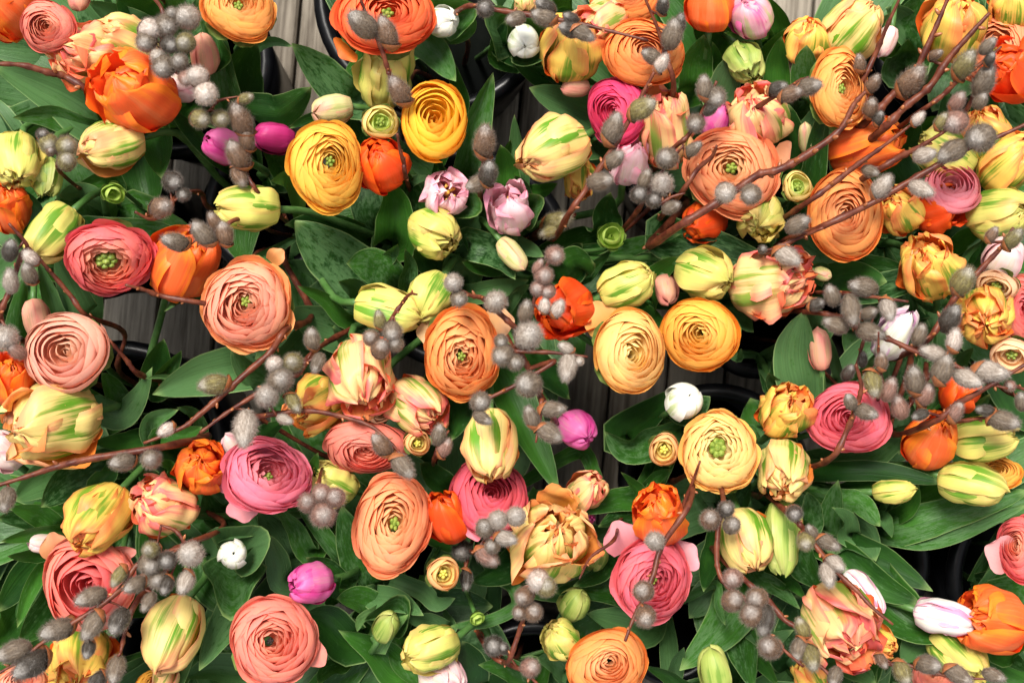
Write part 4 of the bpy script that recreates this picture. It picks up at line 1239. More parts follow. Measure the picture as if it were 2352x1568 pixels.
# leaves: tile width dz flag(n normal, b bright young) : points from the stalk to the tip
LEAF = """
a 300 -1 n : 760 850, 420 660, -60 440
a 150 0 n : 640 910, 350 800, 90 810
a 180 3 n : 1560 620, 1490 260, 1350 -60
a 320 -1 n : 1600 660, 1660 440, 1760 285
a 130 -2 n : 1010 190, 800 110, 610 10
a 240 -3 n : 1080 190, 950 80, 800 -30
a 150 0 n : 1240 160, 1200 40, 1190 -60
a 210 1 n : 1680 790, 1930 780, 2145 600
a 210 2 n : 2420 700, 2180 480, 2010 300
a 75 1 n : 1770 330, 1890 290, 2015 320
a 110 2 n : 2400 860, 2160 830, 1990 885
a 270 0 n : 1060 880, 1090 1040, 1110 1230
a 130 -1 n : 720 1420, 560 1330, 405 1350
a 150 -2 n : 760 1250, 580 1310, 370 1435
a 90 1 n : 1480 1080, 1310 890, 1165 740
a 190 0 n : 1960 1220, 1890 1080, 1790 975
a 110 0 b : 2050 1330, 1990 1230, 1868 1245
a 130 -1 n : 230 1600, 220 1440, 150 1300
a 160 -1 n : 820 850, 730 750, 690 650
a 150 -1 n : 2400 1600, 2180 1545, 1960 1550
b 200 3 n : 860 1150, 930 820, 1045 500
b 90 1 n : 820 740, 790 560, 745 375
b 200 2 n : 520 240, 660 370, 787 562
b 170 2 n : 660 240, 820 200, 900 100
b 120 2 n : 1200 400, 1080 320, 1135 140
b 130 2 n : 1230 400, 1380 370, 1465 315
b 110 1 n : 1200 440, 1060 400, 1055 260
b 120 3 n : 1290 400, 1220 390, 1160 310
b 130 1 n : 1580 590, 1370 530, 1160 395
b 210 2 n : 1740 790, 1500 690, 1295 605
b 180 -1 n : 1740 720, 1550 570, 1300 470
b 110 2 n : 1230 1280, 1215 1020, 1195 790
b 150 3 n : 1130 1380, 1130 1170, 1095 1000
b 70 2 n : 1150 1180, 1150 1060, 1170 965
b 100 2 n : 1290 1500, 1250 1320, 1195 1210
b 230 2 n : 370 1640, 370 1400, 325 1240
b 210 1 n : 480 1560, 450 1330, 375 1120
b 100 2 n : 820 1480, 880 1340, 790 1230
b 90 2 n : 560 1340, 470 1260, 615 1215
b 130 -1 n : 830 1600, 930 1470, 1010 1350
b 80 1 n : 1270 1360, 1390 1315, 1490 1265
b 210 0 n : 1800 1600, 1820 1450, 1860 1330
b 150 -1 n : 1780 1000, 1710 1010, 1640 940
b 190 0 n : 1540 90, 1560 30, 1590 -30
c 180 2 n : 330 330, 190 210, 90 85
c 190 2 n : 60 620, 90 430, 150 245
c 90 2 n : 210 560, 235 430, 205 290
c 180 4 n : 260 680, 330 500, 430 322
c 140 4 n : 650 680, 660 450, 682 250
c 140 3 b : 560 460, 620 340, 720 193
c 130 1 n : 640 310, 655 150, 590 -20
c 60 3 b : 590 250, 430 260, 283 225
c 160 5 n : 870 740, 840 520, 858 315
c 120 4 n : 1020 330, 1110 160, 1210 -30
c 130 2 n : 1150 410, 1310 240, 1440 85
c 60 3 n : 1160 390, 1220 290, 1265 195
c 250 -1 n : 1500 320, 1560 150, 1650 -30
c 190 -1 n : 1590 280, 1500 150, 1400 60
c 180 -3 n : 1500 480, 1540 370, 1550 270
c 170 3 n : 800 1260, 750 980, 730 720
c 130 6 n : 880 1260, 940 920, 1037 585
c 100 4 n : 800 1010, 900 830, 1020 620
c 50 2 n : 290 710, 350 650, 425 600
c 190 0 n : 1480 1080, 1560 950, 1610 820
c 150 -1 n : 1620 980, 1700 860, 1790 800
d 140 1 n : 140 790, 130 570, 180 305
d 120 0 n : 410 620, 330 420, 265 230
d 170 -1 n : 590 620, 480 400, 380 190
d 250 2 n : 1680 960, 1370 1030, 1050 1148
d 35 2 b : 1230 1055, 1120 1030, 1000 1040
d 170 1 n : 1070 1090, 1090 920, 1130 765
d 90 2 n : 1120 1020, 1190 930, 1250 845
d 150 1 n : 570 1170, 800 1290, 930 1190, 1050 960
d 160 -2 n : 840 1250, 770 1120, 700 1000
d 180 1 n : 1870 1090, 1710 1000, 1595 840
d 80 2 n : 1400 440, 1250 480, 1130 578
d 330 0 n : 2600 420, 2320 200, 2030 -40
d 270 0 n : 2450 740, 2200 680, 1990 560
d 110 2 n : 2400 640, 2240 490, 2050 400
d 140 1 n : 1090 1470, 1060 1340, 1230 1250
d 110 2 n : 1090 1450, 1250 1430, 1395 1370
d 80 0 n : 1390 1400, 1330 1280, 1220 1240
d 110 0 n : 1060 1440, 850 1480, 630 1480
d 110 0 n : 1720 1490, 1850 1400, 1960 1330
d 170 -1 n : 2150 740, 1990 860, 1840 920
e 250 2 n : 350 400, 210 290, 35 245
e 90 1 n : 450 420, 470 270, 440 145
e 90 2 n : 290 230, 350 170, 388 115
e 130 0 n : 680 300, 570 230, 500 150
e 180 0 n : 850 360, 770 260, 735 165
e 180 3 n : 880 110, 1020 150, 1140 240, 1200 355
e 110 1 n : 830 190, 1050 80, 1280 140, 1395 200
e 100 0 n : 1070 280, 950 270, 830 235
e 120 0 n : 880 450, 1090 410, 1290 360
e 75 1 n : 1150 540, 1220 440, 1290 395
e 220 2 n : 1530 330, 1620 250, 1745 245
e 180 1 n : 1560 300, 1610 200, 1660 110
e 90 1 n : 1670 340, 1780 250, 1868 152
e 170 2 n : 2120 490, 2190 340, 2345 195
e 130 0 n : 1900 170, 2100 110, 2340 45
e 170 2 n : 800 1140, 800 1300, 755 1468
e 240 2 n : 1100 1010, 1280 1400, 1500 1838
e 160 2 n : 1360 960, 1480 1070, 1577 1178
e 240 -1 n : 1960 1440, 2140 1290, 2380 1090
e 170 1 n : 2330 1400, 2110 1480, 1950 1510, 1815 1400
e 110 0 n : 220 650, 100 560, 0 530
e 230 -2 n : 120 800, 40 740, -60 690
e 170 0 n : 150 500, 80 420, -20 370
e 110 0 n : 2040 510, 2150 620, 2260 700
f 220 3 n : -120 70, 280 160, 672 264
f 210 2 n : 860 400, 1130 330, 1408 372
f 150 1 n : 1150 260, 1390 280, 1612 312
f 170 3 n : 1240 430, 1550 370, 1838 248
f 110 0 n : 340 560, 430 640, 490 716
f 250 4 n : 810 1150, 790 860, 838 575
f 120 2 n : 950 720, 920 620, 850 540
f 130 2 n : 750 1110, 640 1090, 585 1000
f 70 1 n : 600 1120, 640 970, 670 850
f 80 1 n : 1060 1070, 1050 920, 1020 765
f 45 1 n : 1880 330, 1960 180, 2075 88
f 45 1 n : 2000 280, 2060 190, 2075 90
f 55 0 n : 330 860, 390 900, 405 830
f 190 2 n : 1240 1590, 1440 1460, 1635 1348
f 100 0 n : 1650 1200, 1760 1160, 1855 1140
f 90 1 n : 1930 1330, 2040 1240, 2120 1148
f 90 0 n : 1850 1430, 1950 1380, 2045 1340
f 45 1 n : 200 20, 470 110, 635 75
f 110 -1 n : 1880 970, 1940 900, 2005 830
f 110 -2 n : 1850 140, 1950 70, 2090 10
g 220 0 n : 800 40, 480 170, 280 356
g 220 -1 n : 640 110, 320 150, 90 310
g 130 1 n : 430 500, 270 410, 60 350
g 140 0 n : 420 520, 200 450, -20 430
g 100 2 n : 430 510, 220 540, 8 592
g 90 2 n : 330 650, 200 690, 52 695
g 100 1 n : 300 790, 200 960, 118 1185
g 210 -1 n : 320 700, 150 860, -20 1080
g 210 -1 n : 380 980, 250 1150, 130 1290
g 200 -2 n : 120 1100, 40 1220, -60 1300
g 460 0 n : 1570 500, 1570 850, 1675 1120
g 140 2 n : 1590 830, 1740 700, 1842 595
g 110 2 n : 1440 700, 1500 560, 1760 555
g 220 3 n : 1640 1030, 1510 1240, 1372 1480
g 170 2 n : 1970 880, 1910 720, 1840 540
g 190 0 n : 2010 720, 1890 530, 1785 375
g 110 1 n : 2150 670, 2030 490, 1885 335
g 110 1 n : 2370 720, 2160 460, 2020 225
g 110 2 n : 2400 860, 2250 760, 2108 708
g 80 1 n : 2300 990, 2310 900, 2355 835
g 250 1 n : 2420 1290, 2240 1140, 2078 1098
g 150 3 n : 1170 1600, 1270 1390, 1385 1140
g 220 -2 n : 1620 450, 1470 400, 1405 240
g 110 1 n : 690 220, 760 110, 770 -20
g 120 0 n : 1020 180, 950 110, 860 90
g 70 0 b : 1210 120, 1150 70, 1085 62
g 110 2 n : 2110 280, 2150 140, 2190 -20
g 190 -1 n : 1680 1500, 1460 1480, 1260 1535
g 120 0 n : 2370 1430, 2260 1490, 2190 1580
h 220 -1 n : 220 920, 110 660, 0 340
h 170 -1 n : 730 240, 620 150, 545 50
h 130 0 n : 1300 380, 1340 290, 1325 215
h 80 1 n : 1470 340, 1560 250, 1605 175
h 85 2 n : 1630 -30, 1750 120, 1828 280
h 170 2 n : 2080 270, 1860 320, 1608 398
h 130 2 n : 2050 360, 1900 420, 1768 492
h 80 3 n : 2120 290, 2020 210, 1925 115
h 140 2 n : 1900 710, 1760 810, 1596 900
h 180 1 n : 1900 930, 1670 920, 1455 945
h 90 1 n : 1215 1000, 1010 1140, 735 1182
h 110 0 n : 330 850, 550 930, 660 1020, 785 980
h 130 1 n : 220 970, 400 1010, 566 1102
h 180 0 n : 290 1070, 130 1000, -30 990
h 220 -1 n : 420 1460, 250 1330, -20 1200
h 110 2 b : 230 1330, 320 1210, 462 1096
h 80 2 b : 270 1070, 150 1130, 108 1212
h 110 0 n : 740 1190, 600 1150, 440 1130
h 180 2 n : 910 1620, 900 1440, 830 1280
h 130 1 n : 1320 1590, 1150 1480, 945 1440
h 190 -2 n : 1200 680, 1060 800, 880 870
h 150 0 n : 1540 1490, 1460 1420, 1350 1390
h 190 -2 n : 2090 1200, 1900 1150, 1690 1090
h 100 1 n : 2380 1600, 2240 1510, 2090 1450
h 110 1 n : 2280 1510, 2320 1400, 2360 1320
h 130 0 n : 390 1390, 450 1500, 540 1590
h 100 0 n : 2090 240, 2180 140, 2270 95
i 130 0 n : 350 420, 420 290, 470 165
i 150 1 n : 840 500, 890 370, 860 250
i 130 3 n : 990 115, 1360 110, 1806 192
i 140 2 n : 1040 290, 1220 330, 1362 488
i 180 -1 n : 980 540, 1030 400, 1070 170
i 120 1 n : 1140 550, 1130 440, 1030 360
i 220 1 n : 1460 500, 1860 390, 2400 240
i 140 0 n : 1450 540, 1800 560, 2400 330
i 75 1 n : 1370 430, 1410 490, 1440 566
i 110 0 n : 1050 260, 1230 210, 1500 150
i 90 1 n : 1480 420, 1590 330, 1625 195
i 330 -2 n : 1040 500, 1220 590, 1330 730
i 210 0 n : 1110 640, 1400 750, 1724 935
i 190 1 n : 1110 690, 1360 890, 1645 1025
i 300 2 n : 1330 930, 1600 1160, 1995 1232
i 180 1 n : 1720 1240, 1610 1330, 1500 1425
i 190 1 n : 750 640, 850 780, 960 910
i 100 0 n : 480 810, 650 920, 810 1060
i 90 1 n : 640 820, 760 890, 845 985
i 310 0 n : 400 960, 260 1200, -20 1480
i 60 2 n : 225 890, 245 1040, 292 1168
i 180 0 n : 390 1240, 430 1400, 490 1620
i 130 0 n : 450 1190, 600 1280, 765 1200
i 100 0 n : 470 1330, 560 1450, 660 1590
i 140 1 n : 250 600, 190 760, 145 940
i 170 1 n : 1020 1400, 1180 1470, 1330 1570
i 160 0 n : 2200 1340, 2290 1310, 2400 1280
i 130 -1 n : 2220 1380, 2300 1440, 2400 1500
"""
# willow: tile thickness dz : chain points ; side chain ... : catkins "u v angle(or r = facing up) length kind" | label
WIL = """
a 26 3 : 1040 -40, 1120 80, 1110 280, 1140 400, 1220 500, 1290 560, 1400 640 : 1290 120 r 180 s, 1140 180 r 185 g, 1035 205 r 165 w, 1010 290 r 160 g, 1280 295 r 140 n, 1190 110 r 130 g, 1170 310 r 130 d, 1130 460 r 165 g, 1085 390 r 110 s, 1240 430 r 130 g, 1280 540 r 120 p, 1360 525 r 160 w, 1418 645 r 165 w | pussy willow tip with a fat cluster of round silver catkins over the glossy orange tulip
a 26 1 : 1790 1340, 1700 1190, 1715 1050, 1710 930, 1600 800, 1450 760 ; 1450 760, 1510 695, 1640 665 : 1690 680 20 130 n, 1380 820 r 140 n, 1520 820 r 140 n, 1660 830 110 290 b, 1700 960 100 210 b, 1640 1070 120 270 b, 1650 1210 290 190 b | pussy willow with long brown furry catkins over a magenta tulip
a 52 0 : 640 640, 450 530, 330 500, 150 450, -60 440 : | bare thick willow stem above a broad leaf beside the salmon pink ranunculus ball
a 26 0 : 410 1180, 400 1100, 400 1060 : 290 925 r 90 d, 335 985 r 130 n, 350 1040 r 75 b, 455 1010 r 165 n, 460 1110 r 130 n | pussy willow tip with fuzzy yellow green catkins beside the green curled tulip
a 34 0 : 1210 1360, 1170 1440, 1050 1510, 930 1460 : 1190 1250 r 150 d, 1265 1340 r 110 d, 1110 1430 r 165 b | short willow twig with one round brown catkin over a dark hollow
d 30 2 : 1640 -60, 1500 20, 1340 95 : 1210 100 165 240 g, 1400 45 130 240 g, 1545 45 100 210 b, 1480 -40 120 170 b | willow twig with four fluffy grey catkins beside the orange tulip
b 34 3 : 340 540, 320 480, 270 320, 180 120, 120 -40 : 150 170 140 300 g, 315 230 110 270 b, 400 630 120 270 b | willow stem with three long catkins across the large coral orange ranunculus
b 30 0 : 440 1200, 430 1120, 405 1040, 385 920 : | short knobbly bare twig between the two yellow ranunculus and a red tulip
b 42 2 : 960 1280, 975 1150, 1000 1010 : 985 980 85 280 b, 1010 1200 80 220 d, 940 1265 200 200 g | cut willow twig with an opening yellow bud beside the frilly pink tulip
b 34 3 : 860 45, 1100 75, 1300 105, 1600 155, 1850 215, 2115 280 : 990 60 r 140 d, 1205 130 190 170 g, 1400 120 160 210 g, 1410 50 150 190 d, 1575 205 160 190 d, 1665 230 330 200 g, 1585 130 150 150 d | red willow twig with grey catkins reaching over the yellow parrot tulip
b 34 3 : 2290 580, 2240 400, 2180 200, 2080 -40 : 2280 240 80 250 g, 2140 390 150 180 g, 2330 170 80 170 d, 2215 40 80 170 d | red brown willow stem with upright grey catkins across the orange ranunculus
b 40 4 : 1570 1470, 1690 1300, 1800 1130, 1960 870, 2070 660, 2160 490 : 2205 440 60 170 w, 2070 750 30 250 n, 1870 890 70 270 g, 1880 1100 40 190 g, 1780 1250 10 230 g | willow stem with pale soft catkins slanting past the hot pink ranunculus
b 28 -6 : 1600 1480, 1520 1530, 1420 1560 : 1480 1530 20 270 n, 1440 1590 200 180 n | dark greenish catkins low in a bucket below a tulip leaf cup
b 34 1 : 2050 1440, 2190 1210, 2360 1000 ; 2190 1400, 2270 1360, 2370 1330 : 2090 1240 70 170 g, 2210 1270 r 170 s, 2245 1090 r 150 g, 2050 1340 r 120 d, 2150 1380 r 120 d, 2270 1430 20 150 g | willow cluster with silvery round catkins beside the largest salmon peach ranunculus
c 34 3 : -50 1010, 40 930, 150 740, 235 560 : 150 610 95 200 g, 225 670 r 150 g, 90 850 r 150 g, 70 1030 40 170 g, 195 755 40 140 d | willow stem with round grey catkins over the cream parrot tulip with orange throat
c 32 4 : 590 690, 690 640, 800 560, 865 535 : 870 600 15 220 g, 740 650 20 190 b, 650 610 20 170 d | rusty willow tip with three lying catkins across the oval apricot ranunculus leaves
c 36 2 : 1210 600, 1330 370, 1400 200, 1510 -40 : 1220 440 100 150 b, 1310 580 60 170 b, 1295 750 80 180 b, 1350 820 70 130 d | red willow stem in front of the large cream tulip with brown catkins at its foot
c 50 2 : 1300 810, 1440 660, 1570 560, 1640 420, 1740 200, 1840 -40 : 1570 560 50 300 b | thick red willow stem with one big furry brown catkin over darkness
c 52 3 : 1380 890, 1530 740, 1700 600, 1830 410, 1970 250, 2115 90 : 1740 380 30 130 b | bare thick willow stem with a shrivelled bud beside the big yellow tulip
c 36 4 : 1650 760, 1800 650, 1900 550, 2040 450, 2200 320 : 1940 450 60 270 n, 2100 320 50 160 g, 2115 410 60 130 d | willow stem ending in a pale green silky catkin over the salmon orange ranunculus
c 34 2 : 1930 790, 2010 650, 2060 600 : 2075 560 72 280 g, 2050 700 60 150 g | short willow tip with a tall grey catkin beside the flaming orange double tulip
c 44 5 : 930 1575, 1300 1400, 1650 1200, 1950 1030, 2180 940, 2380 850 : 2055 950 r 200 g, 1860 1040 210 270 g, 1370 1290 55 240 s, 1640 1300 335 220 s | long willow stem with large round catkins crossing the tall orange ranunculus
c 44 4 : 1310 1190, 1480 1090, 1620 1020, 1800 910 : 1880 840 r 175 p, 1890 705 60 180 p, 1780 840 60 150 n, 1665 1070 15 190 s, 1290 1180 340 150 g | willow stem with pinkish fuzzy catkins above the large orange tulip
c 38 4 : 850 1400, 1030 1270, 1210 1130, 1380 1010, 1560 870 : 1620 820 50 140 w | willow stem tipped with one pink white opening catkin
c 54 5 : -30 1560, 230 1400, 380 1300, 530 1200, 660 1170, 850 1070, 1080 900, 1180 720, 1262 630 : 295 1330 r 155 s, 470 1340 r 170 g | long bare willow stem with two round catkins over the largest salmon peach ranunculus
c 34 4 : -10 1330, 100 1170, 200 1080, 235 1005 : | short knobbly bare twig lying on the largest salmon peach ranunculus
f 38 3 : 560 180, 780 80, 970 0 : 720 195 330 230 s, 550 150 r 70 d, 790 -20 30 210 g | willow stem with silver catkin above the large cream parrot tulip with red mouth
d 38 2 : 0 660, 70 420, 150 190, 185 120, 60 -30 : 70 160 80 190 d, 75 370 95 210 s, 210 210 130 160 w, 200 320 110 190 g, 35 760 r 190 s, 115 850 140 180 p | willow stem with pale woolly catkins beside the closed green cream tulip
d 34 0 : 600 610, 480 460, 300 250, 165 100 : | dark bare willow stick above the pale pink ranunculus ball
d 36 3 : 1430 525, 1110 470, 1000 430, 865 395 : | bare twig with red buds spanning the two big ranunculus over deck boards
d 38 -2 : 960 1010, 870 910, 750 770 : | bare dark willow stick stub inside the bucket beside the pale pink ball
d 42 2 : 1970 700, 1870 850, 1700 1000, 1500 1180, 1370 1290, 1250 1380, 990 1485 : 1480 1080 185 250 n, 1150 1390 210 150 w | long willow stem with green brown catkin over a broad glossy leaf
d 38 4 : 2130 890, 2060 1000, 1900 1060, 1760 1150, 1570 1270, 1375 1415 : 2150 770 95 190 g, 2190 930 250 180 g, 2020 930 r 160 n, 1890 940 r 120 w, 1930 1050 r 200 g, 1840 1160 r 180 s, 1690 1380 265 310 s, 2020 1200 300 190 n, 1960 1320 340 140 s | willow branch with a crowd of pale catkins and one hanging silver catkin
d 32 4 : 1760 1300, 2100 1260, 2352 1300, 2560 1370, 2690 1480, 2760 1560 : 2630 1500 130 230 b, 2775 1640 310 230 g | thin knobbly orange twig with two catkins over the hidden salmon ranunculus
g 46 3 : 1130 -60, 700 10, 500 50, 350 90, 200 140, -40 215 : 850 45 190 230 g, 1040 25 r 160 g, 45 300 260 200 g | long rusty willow stem beside the yellow tulip with green flames
e 28 4 : 340 640, 420 520, 470 460, 520 460 : 350 715 r 150 g, 265 640 100 170 n, 205 760 r 120 b, 270 830 r 145 b, 375 800 r 110 g | red twig with a brown cluster of catkins on the long green cream tulip
e 36 3 : 1200 690, 1090 590, 980 490, 900 470, 820 430 : 770 380 r 135 s, 810 490 r 130 g, 1065 510 r 175 s | willow twig with silver catkins behind the ruffled orange ranunculus
e 38 4 : 1420 1250, 1380 1190, 1310 1020, 1240 870, 1200 820, 1290 650, 1350 420, 1450 180 ; 1200 850, 1450 860, 1700 890 ; 1470 920, 1210 1080, 1030 1170, 960 1240 ; 1380 1190, 1370 1300, 1340 1480 : 1115 880 r 160 g, 1200 930 r 130 g, 1100 780 r 100 g, 1290 745 r 215 s, 1270 580 80 190 g, 1400 540 85 140 w, 1490 560 60 160 w, 1395 330 r 130 p, 1470 190 r 145 p, 1360 420 r 120 p, 1425 440 r 110 p, 1355 270 60 130 p, 1560 955 260 240 s, 1550 830 150 140 s, 1290 1080 r 180 g, 1640 920 r 75 s, 1450 1250 0 210 g, 1310 1310 110 190 g, 1430 1410 330 220 g, 960 1200 r 150 g, 970 1310 330 170 g | branching willow spray of pink and silver catkins over the red orange tulip
e 30 -1 : 640 1590, 690 1450, 740 1400 : 670 1430 80 180 g, 710 1520 60 170 p | brown willow twig with two catkins beside a hanging leaf tip
f 30 4 : 1100 450, 1300 475, 1555 510 : 1250 410 170 240 g, 1415 560 285 200 s, 1030 470 110 190 g, 1160 560 280 250 g | rusty willow tip with fluffy grey catkins above the lilac and white tulip
f 34 3 : 950 590, 1100 620, 1200 690, 1400 760, 1600 850, 1750 910, 1900 960, 2080 1060, 2240 1110 : 1060 670 160 210 g, 1290 720 345 250 g, 1280 590 20 160 g, 1730 865 160 210 s, 1790 980 70 250 g, 1960 1040 335 250 s, 2120 990 350 270 s, 920 530 20 150 d | long willow stem with silky silver catkins across the lilac and white tulip
f 24 -2 : 1170 1000, 1250 770, 1330 590 : 1240 910 85 130 d, 1140 1000 60 150 d | thin dark willow twig low beside the salmon tulip bud
f 24 4 : 1370 1130, 1365 1000, 1350 870, 1350 720 : 1370 925 88 150 b, 1310 1070 280 230 n, 1420 1120 70 200 p | upright red bud twig with catkins above the pink coral ranunculus ball
f 44 3 : 1680 780, 1800 600, 1880 480, 2080 260, 2200 130, 2280 0 : 1930 370 60 260 n, 1840 630 60 250 d, 1630 740 70 180 g, 2130 50 60 140 b, 2275 80 50 200 n | rusty willow stem with green silky catkins beside the pale pink tulip
f 44 4 : 1720 1340, 1900 1210, 2080 1110, 2380 930 : 1640 1290 200 140 d | straight red brown willow stem over a low red orange tulip
f 34 2 : 1550 1230, 1610 1130, 1800 900, 1850 820 : 1600 1060 95 250 g, 1670 1150 60 220 p, 1495 1240 110 210 p, 1870 780 80 190 w | willow twig with woolly catkins and one opening from its brown scale
f 34 2 : 1890 1330, 2000 1320, 2110 1305 : 2210 1330 345 250 g, 1880 1270 60 180 p, 2090 1260 170 150 d | willow tip with a plump grey catkin above the long green cream tulips
f 40 4 : 1030 1580, 1130 1400, 1190 1250, 1230 1100, 1195 940 : 1260 1270 340 210 g, 1155 1200 110 150 g | mossy willow stem rising over the pink coral ranunculus ball
f 26 2 : 2380 1130, 2290 1090, 2240 1060 : 2255 1090 r 85 p, 2335 1200 95 160 g | tiny willow tip with a small pink catkin beside the straight red brown stem
g 36 4 : 1260 620, 1100 690, 940 760, 850 900, 700 1030, 540 1130, 320 1270, 150 1400, -40 1520 ; 1270 610, 1210 520, 1110 480 : 100 1350 200 270 g, 400 1200 200 290 g, 220 1440 215 330 d, 640 1170 240 250 g, 610 1330 260 170 d, 630 975 200 260 g, 820 1140 245 240 d, 1025 1005 240 170 g, 935 890 210 210 g, 1030 750 r 160 g, 820 830 240 190 n, 1090 860 r 150 g, 1315 680 r 170 s, 1280 870 250 210 s, 1150 720 r 140 d, 1040 650 r 130 n, 1150 890 250 170 d | drooping willow branch lined with grey catkins across the coral pink ranunculus
g 40 1 : 960 980, 880 1150, 830 1360 : 800 1470 260 230 g, 670 1550 230 180 d | red willow stem with a grey catkin beside the ribbed cream tulip
g 26 2 : 2200 180, 2220 260, 2250 330 : 2120 325 r 150 p, 2225 405 r 185 p, 2310 290 r 150 p, 2215 260 r 130 p | rosy catkin cluster beside the oval orange peach ranunculus
h 30 3 : 930 660, 980 600, 1045 520, 1100 480 : 1080 445 r 155 s, 1205 420 r 145 s, 990 500 r 155 g, 1130 570 345 190 s, 1000 690 320 210 p, 1040 625 r 110 g | willow cluster with round silver catkins on the crimson pink ranunculus
h 28 -6 : 870 680, 850 800, 840 930 : 830 650 r 150 d, 860 850 270 170 d | dark shaded catkins low beside the small peach ranunculus bud
h 34 2 : 1150 1420, 1220 1230, 1260 1110, 1320 960, 1350 820 : 1355 865 r 160 w, 1410 905 r 140 n, 1260 970 r 145 b, 1320 1080 r 135 b, 1230 1080 r 110 b | upright willow stem with brown round catkins below the large double parrot tulip
h 36 -3 : 1040 1380, 1160 1440, 1260 1490, 1370 1590 : 1050 1310 r 140 d, 1120 1330 r 90 d, 1300 1460 r 140 p | low willow branch with dark catkins in a leafy gap
h 24 3 : 1880 580, 1720 700, 1640 850 : | thin grey bare twig beside the large double parrot tulip
h 38 5 : 2400 330, 2210 620, 2150 820, 2080 990, 2010 1130, 1955 1280 : 2160 590 r 155 s, 2080 935 r 155 b, 2095 1110 r 165 b | willow stem with three round catkins crossing the pink ranunculus
i 30 0 : -40 420, 50 230, 120 40 : | bare rusty twig beneath the mossy eyed ranunculus
i 34 4 : 280 300, 250 450, 235 700, 260 830, 330 920, 430 990, 560 1190, 700 1340, 835 1455 : 190 440 r 150 b, 340 480 r 140 g, 300 370 r 130 d, 345 845 r 135 p, 345 1000 r 160 b, 510 985 r 160 b, 475 1095 r 175 b, 600 1320 r 180 b, 565 1130 260 250 d | knobbly willow stem with brown pink round catkins beside the plump cream tulip
i 36 4 : 770 440, 850 530, 960 680, 1090 830, 1200 930, 1300 1040, 1450 1165 : 850 590 r 145 n, 1000 600 330 200 g, 1050 740 320 190 s, 1000 820 280 210 s, 770 400 r 130 d, 890 530 120 140 g | red willow stem with silky catkins over the large cream and pink parrot tulip
i 34 3 : 420 850, 590 1000, 700 1130, 790 1190, 850 1300, 900 1400, 1000 1500, 1060 1590 : 825 1190 110 180 n, 885 1385 280 240 n, 800 1330 250 190 g, 1050 1520 250 170 g | willow stem with big fuzzy green catkins against the large cream and pink parrot tulip
i 30 2 : 1380 1420, 1570 1450, 1750 1500, 1900 1530, 2110 1540 : 1690 1440 350 220 g, 1515 1490 290 210 n, 1370 1410 300 140 b, 1900 1510 325 230 g, 2140 1515 340 180 g | willow twig with soft grey catkins beneath the cream green tulip and pale leaf
"""

def rows(txt):
    return [ln for ln in txt.strip().split('\n') if ln.strip()]
for i, ln in enumerate(rows(RAN)):
    d, lab = ln.split('|')
    q = d.split()
    build_ranunculus(i, q[0], *[float(x) for x in q[1:7]], q[7], q[8], float(q[9]), lab.strip())
for g in """17 e 720 720 515 720 230 FCC890
17 e 1000 660 1195 640 220 FBC08C
18 e 1850 740 1735 510 270 F9BC70
18 e 1960 720 2000 545 280 FBC480
32 h 1970 660 1885 450 280 F4A0A8
32 h 2320 720 2440 620 250 F0AAB2
35 i 2260 700 2080 640 280 E8A8A8
26 g 1680 300 1690 465 230 F4A0A8
26 g 1600 170 1505 240 220 F294A4
28 g 2120 1280 2232 1450 170 F8988A
27 g 420 700 350 530 200 F6B080
27 g 680 700 940 662 120 F79888
10 c 600 1080 722 1160 300 FDB48A
15 d 1870 240 1952 152 130 FDAA70
30 h 940 500 860 550 150 F08898
2 b 60 330 -10 400 220 FA8848""".split('\n'):
    q = g.split()
    guard_petal(int(q[0]), q[1], *[float(x) for x in q[2:7]], q[7], 0.428, 0.436)
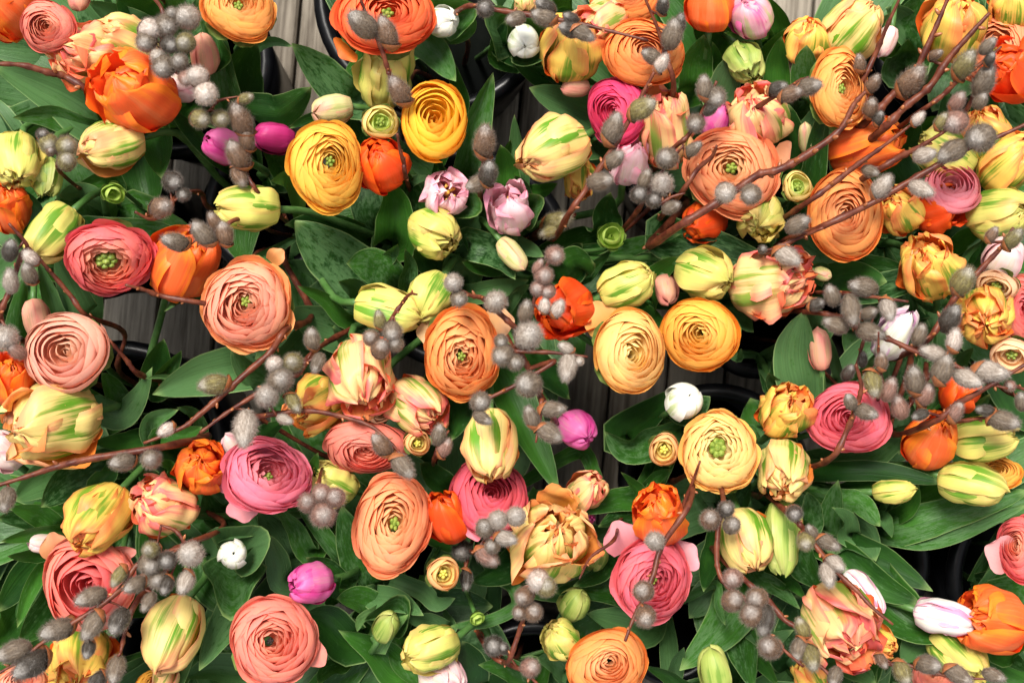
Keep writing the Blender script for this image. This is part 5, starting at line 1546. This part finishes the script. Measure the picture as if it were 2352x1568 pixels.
for i, ln in enumerate(rows(TUL)):
    d, lab = ln.split('|')
    q = d.split()
    build_tulip(i, q[0], *[float(x) for x in q[1:8]], q[8], q[9], float(q[10]), lab.strip())
for i, ln in enumerate(rows(LEAF)):
    d, p = ln.split(':')
    q = d.split()
    pp = [tuple(float(x) for x in s.split()) for s in p.split(',')]
    traced_leaf(i, q[0], float(q[1]), float(q[2]), pp, 'leafb' if q[3] == 'b' else 'leaf')
leaf_cup('round white tulip bud cupped', 175, 0, 2.6, tip=0.35)
leaf_cup('round white tulip bud cupped', 215, 140, 1.6, zlow=-0.07, ztop=-0.004)
leaf_cup('white green tulip bud in a leaf', 165, 20, 1.9, tip=0.5)
leaf_cup('small white tulip bud deep', 190, 35, 2.2, tip=0.5)
leaf_cup('small white tulip bud deep', 240, 270, 1.5, zlow=-0.07, ztop=-0.012, tip=0.9)
leaf_cup('frilly pink tulip seen from above', 175, 335, 1.9, ztop=0.006)
leaf_cup('pale pink fringed tulip with yellow', 165, 30, 1.5, ztop=0.010, shift=(20, 40))
leaf_cup('salmon tulip bud clasped', 150, 350, 1.6, ztop=0.004, tip=0.3)
leaf_cup('white tulip bud above the small', 165, 300, 1.5, ztop=-0.005, tip=0.4)
leaf_cup('green bud wrapped in young', 140, 60, 2.2, ztop=0.0, tip=0.8)
leaf_cup('tiny pink tipped bud', 80, 160, 2.2, ztop=0.0, tip=0.4)
for ln in rows(RAN):
    q = ln.split()
    mark_disc(q[0], float(q[1]), float(q[2]), (float(q[3]) + float(q[4])) / 4 * 0.95)
for ln in rows(TUL):
    q = ln.split()
    mark_disc(q[0], float(q[1]), float(q[2]), float(q[6]) / 2)
filler_leaves()
for i, ln in enumerate(rows(WIL)):
    d, lab = ln.split('|')
    hd, ch, ct = d.split(':')
    q = hd.split()
    chains = [[tuple(float(x) for x in s.split()) for s in c.split(',')] for c in ch.split(';')]
    cats = []
    for s in ct.split(','):
        w = s.split()
        if w:
            cats.append((float(w[0]), float(w[1]), w[2], float(w[3]), w[4]))
    build_willow(i, q[0], float(q[1]), float(q[2]), chains, cats, lab.strip())
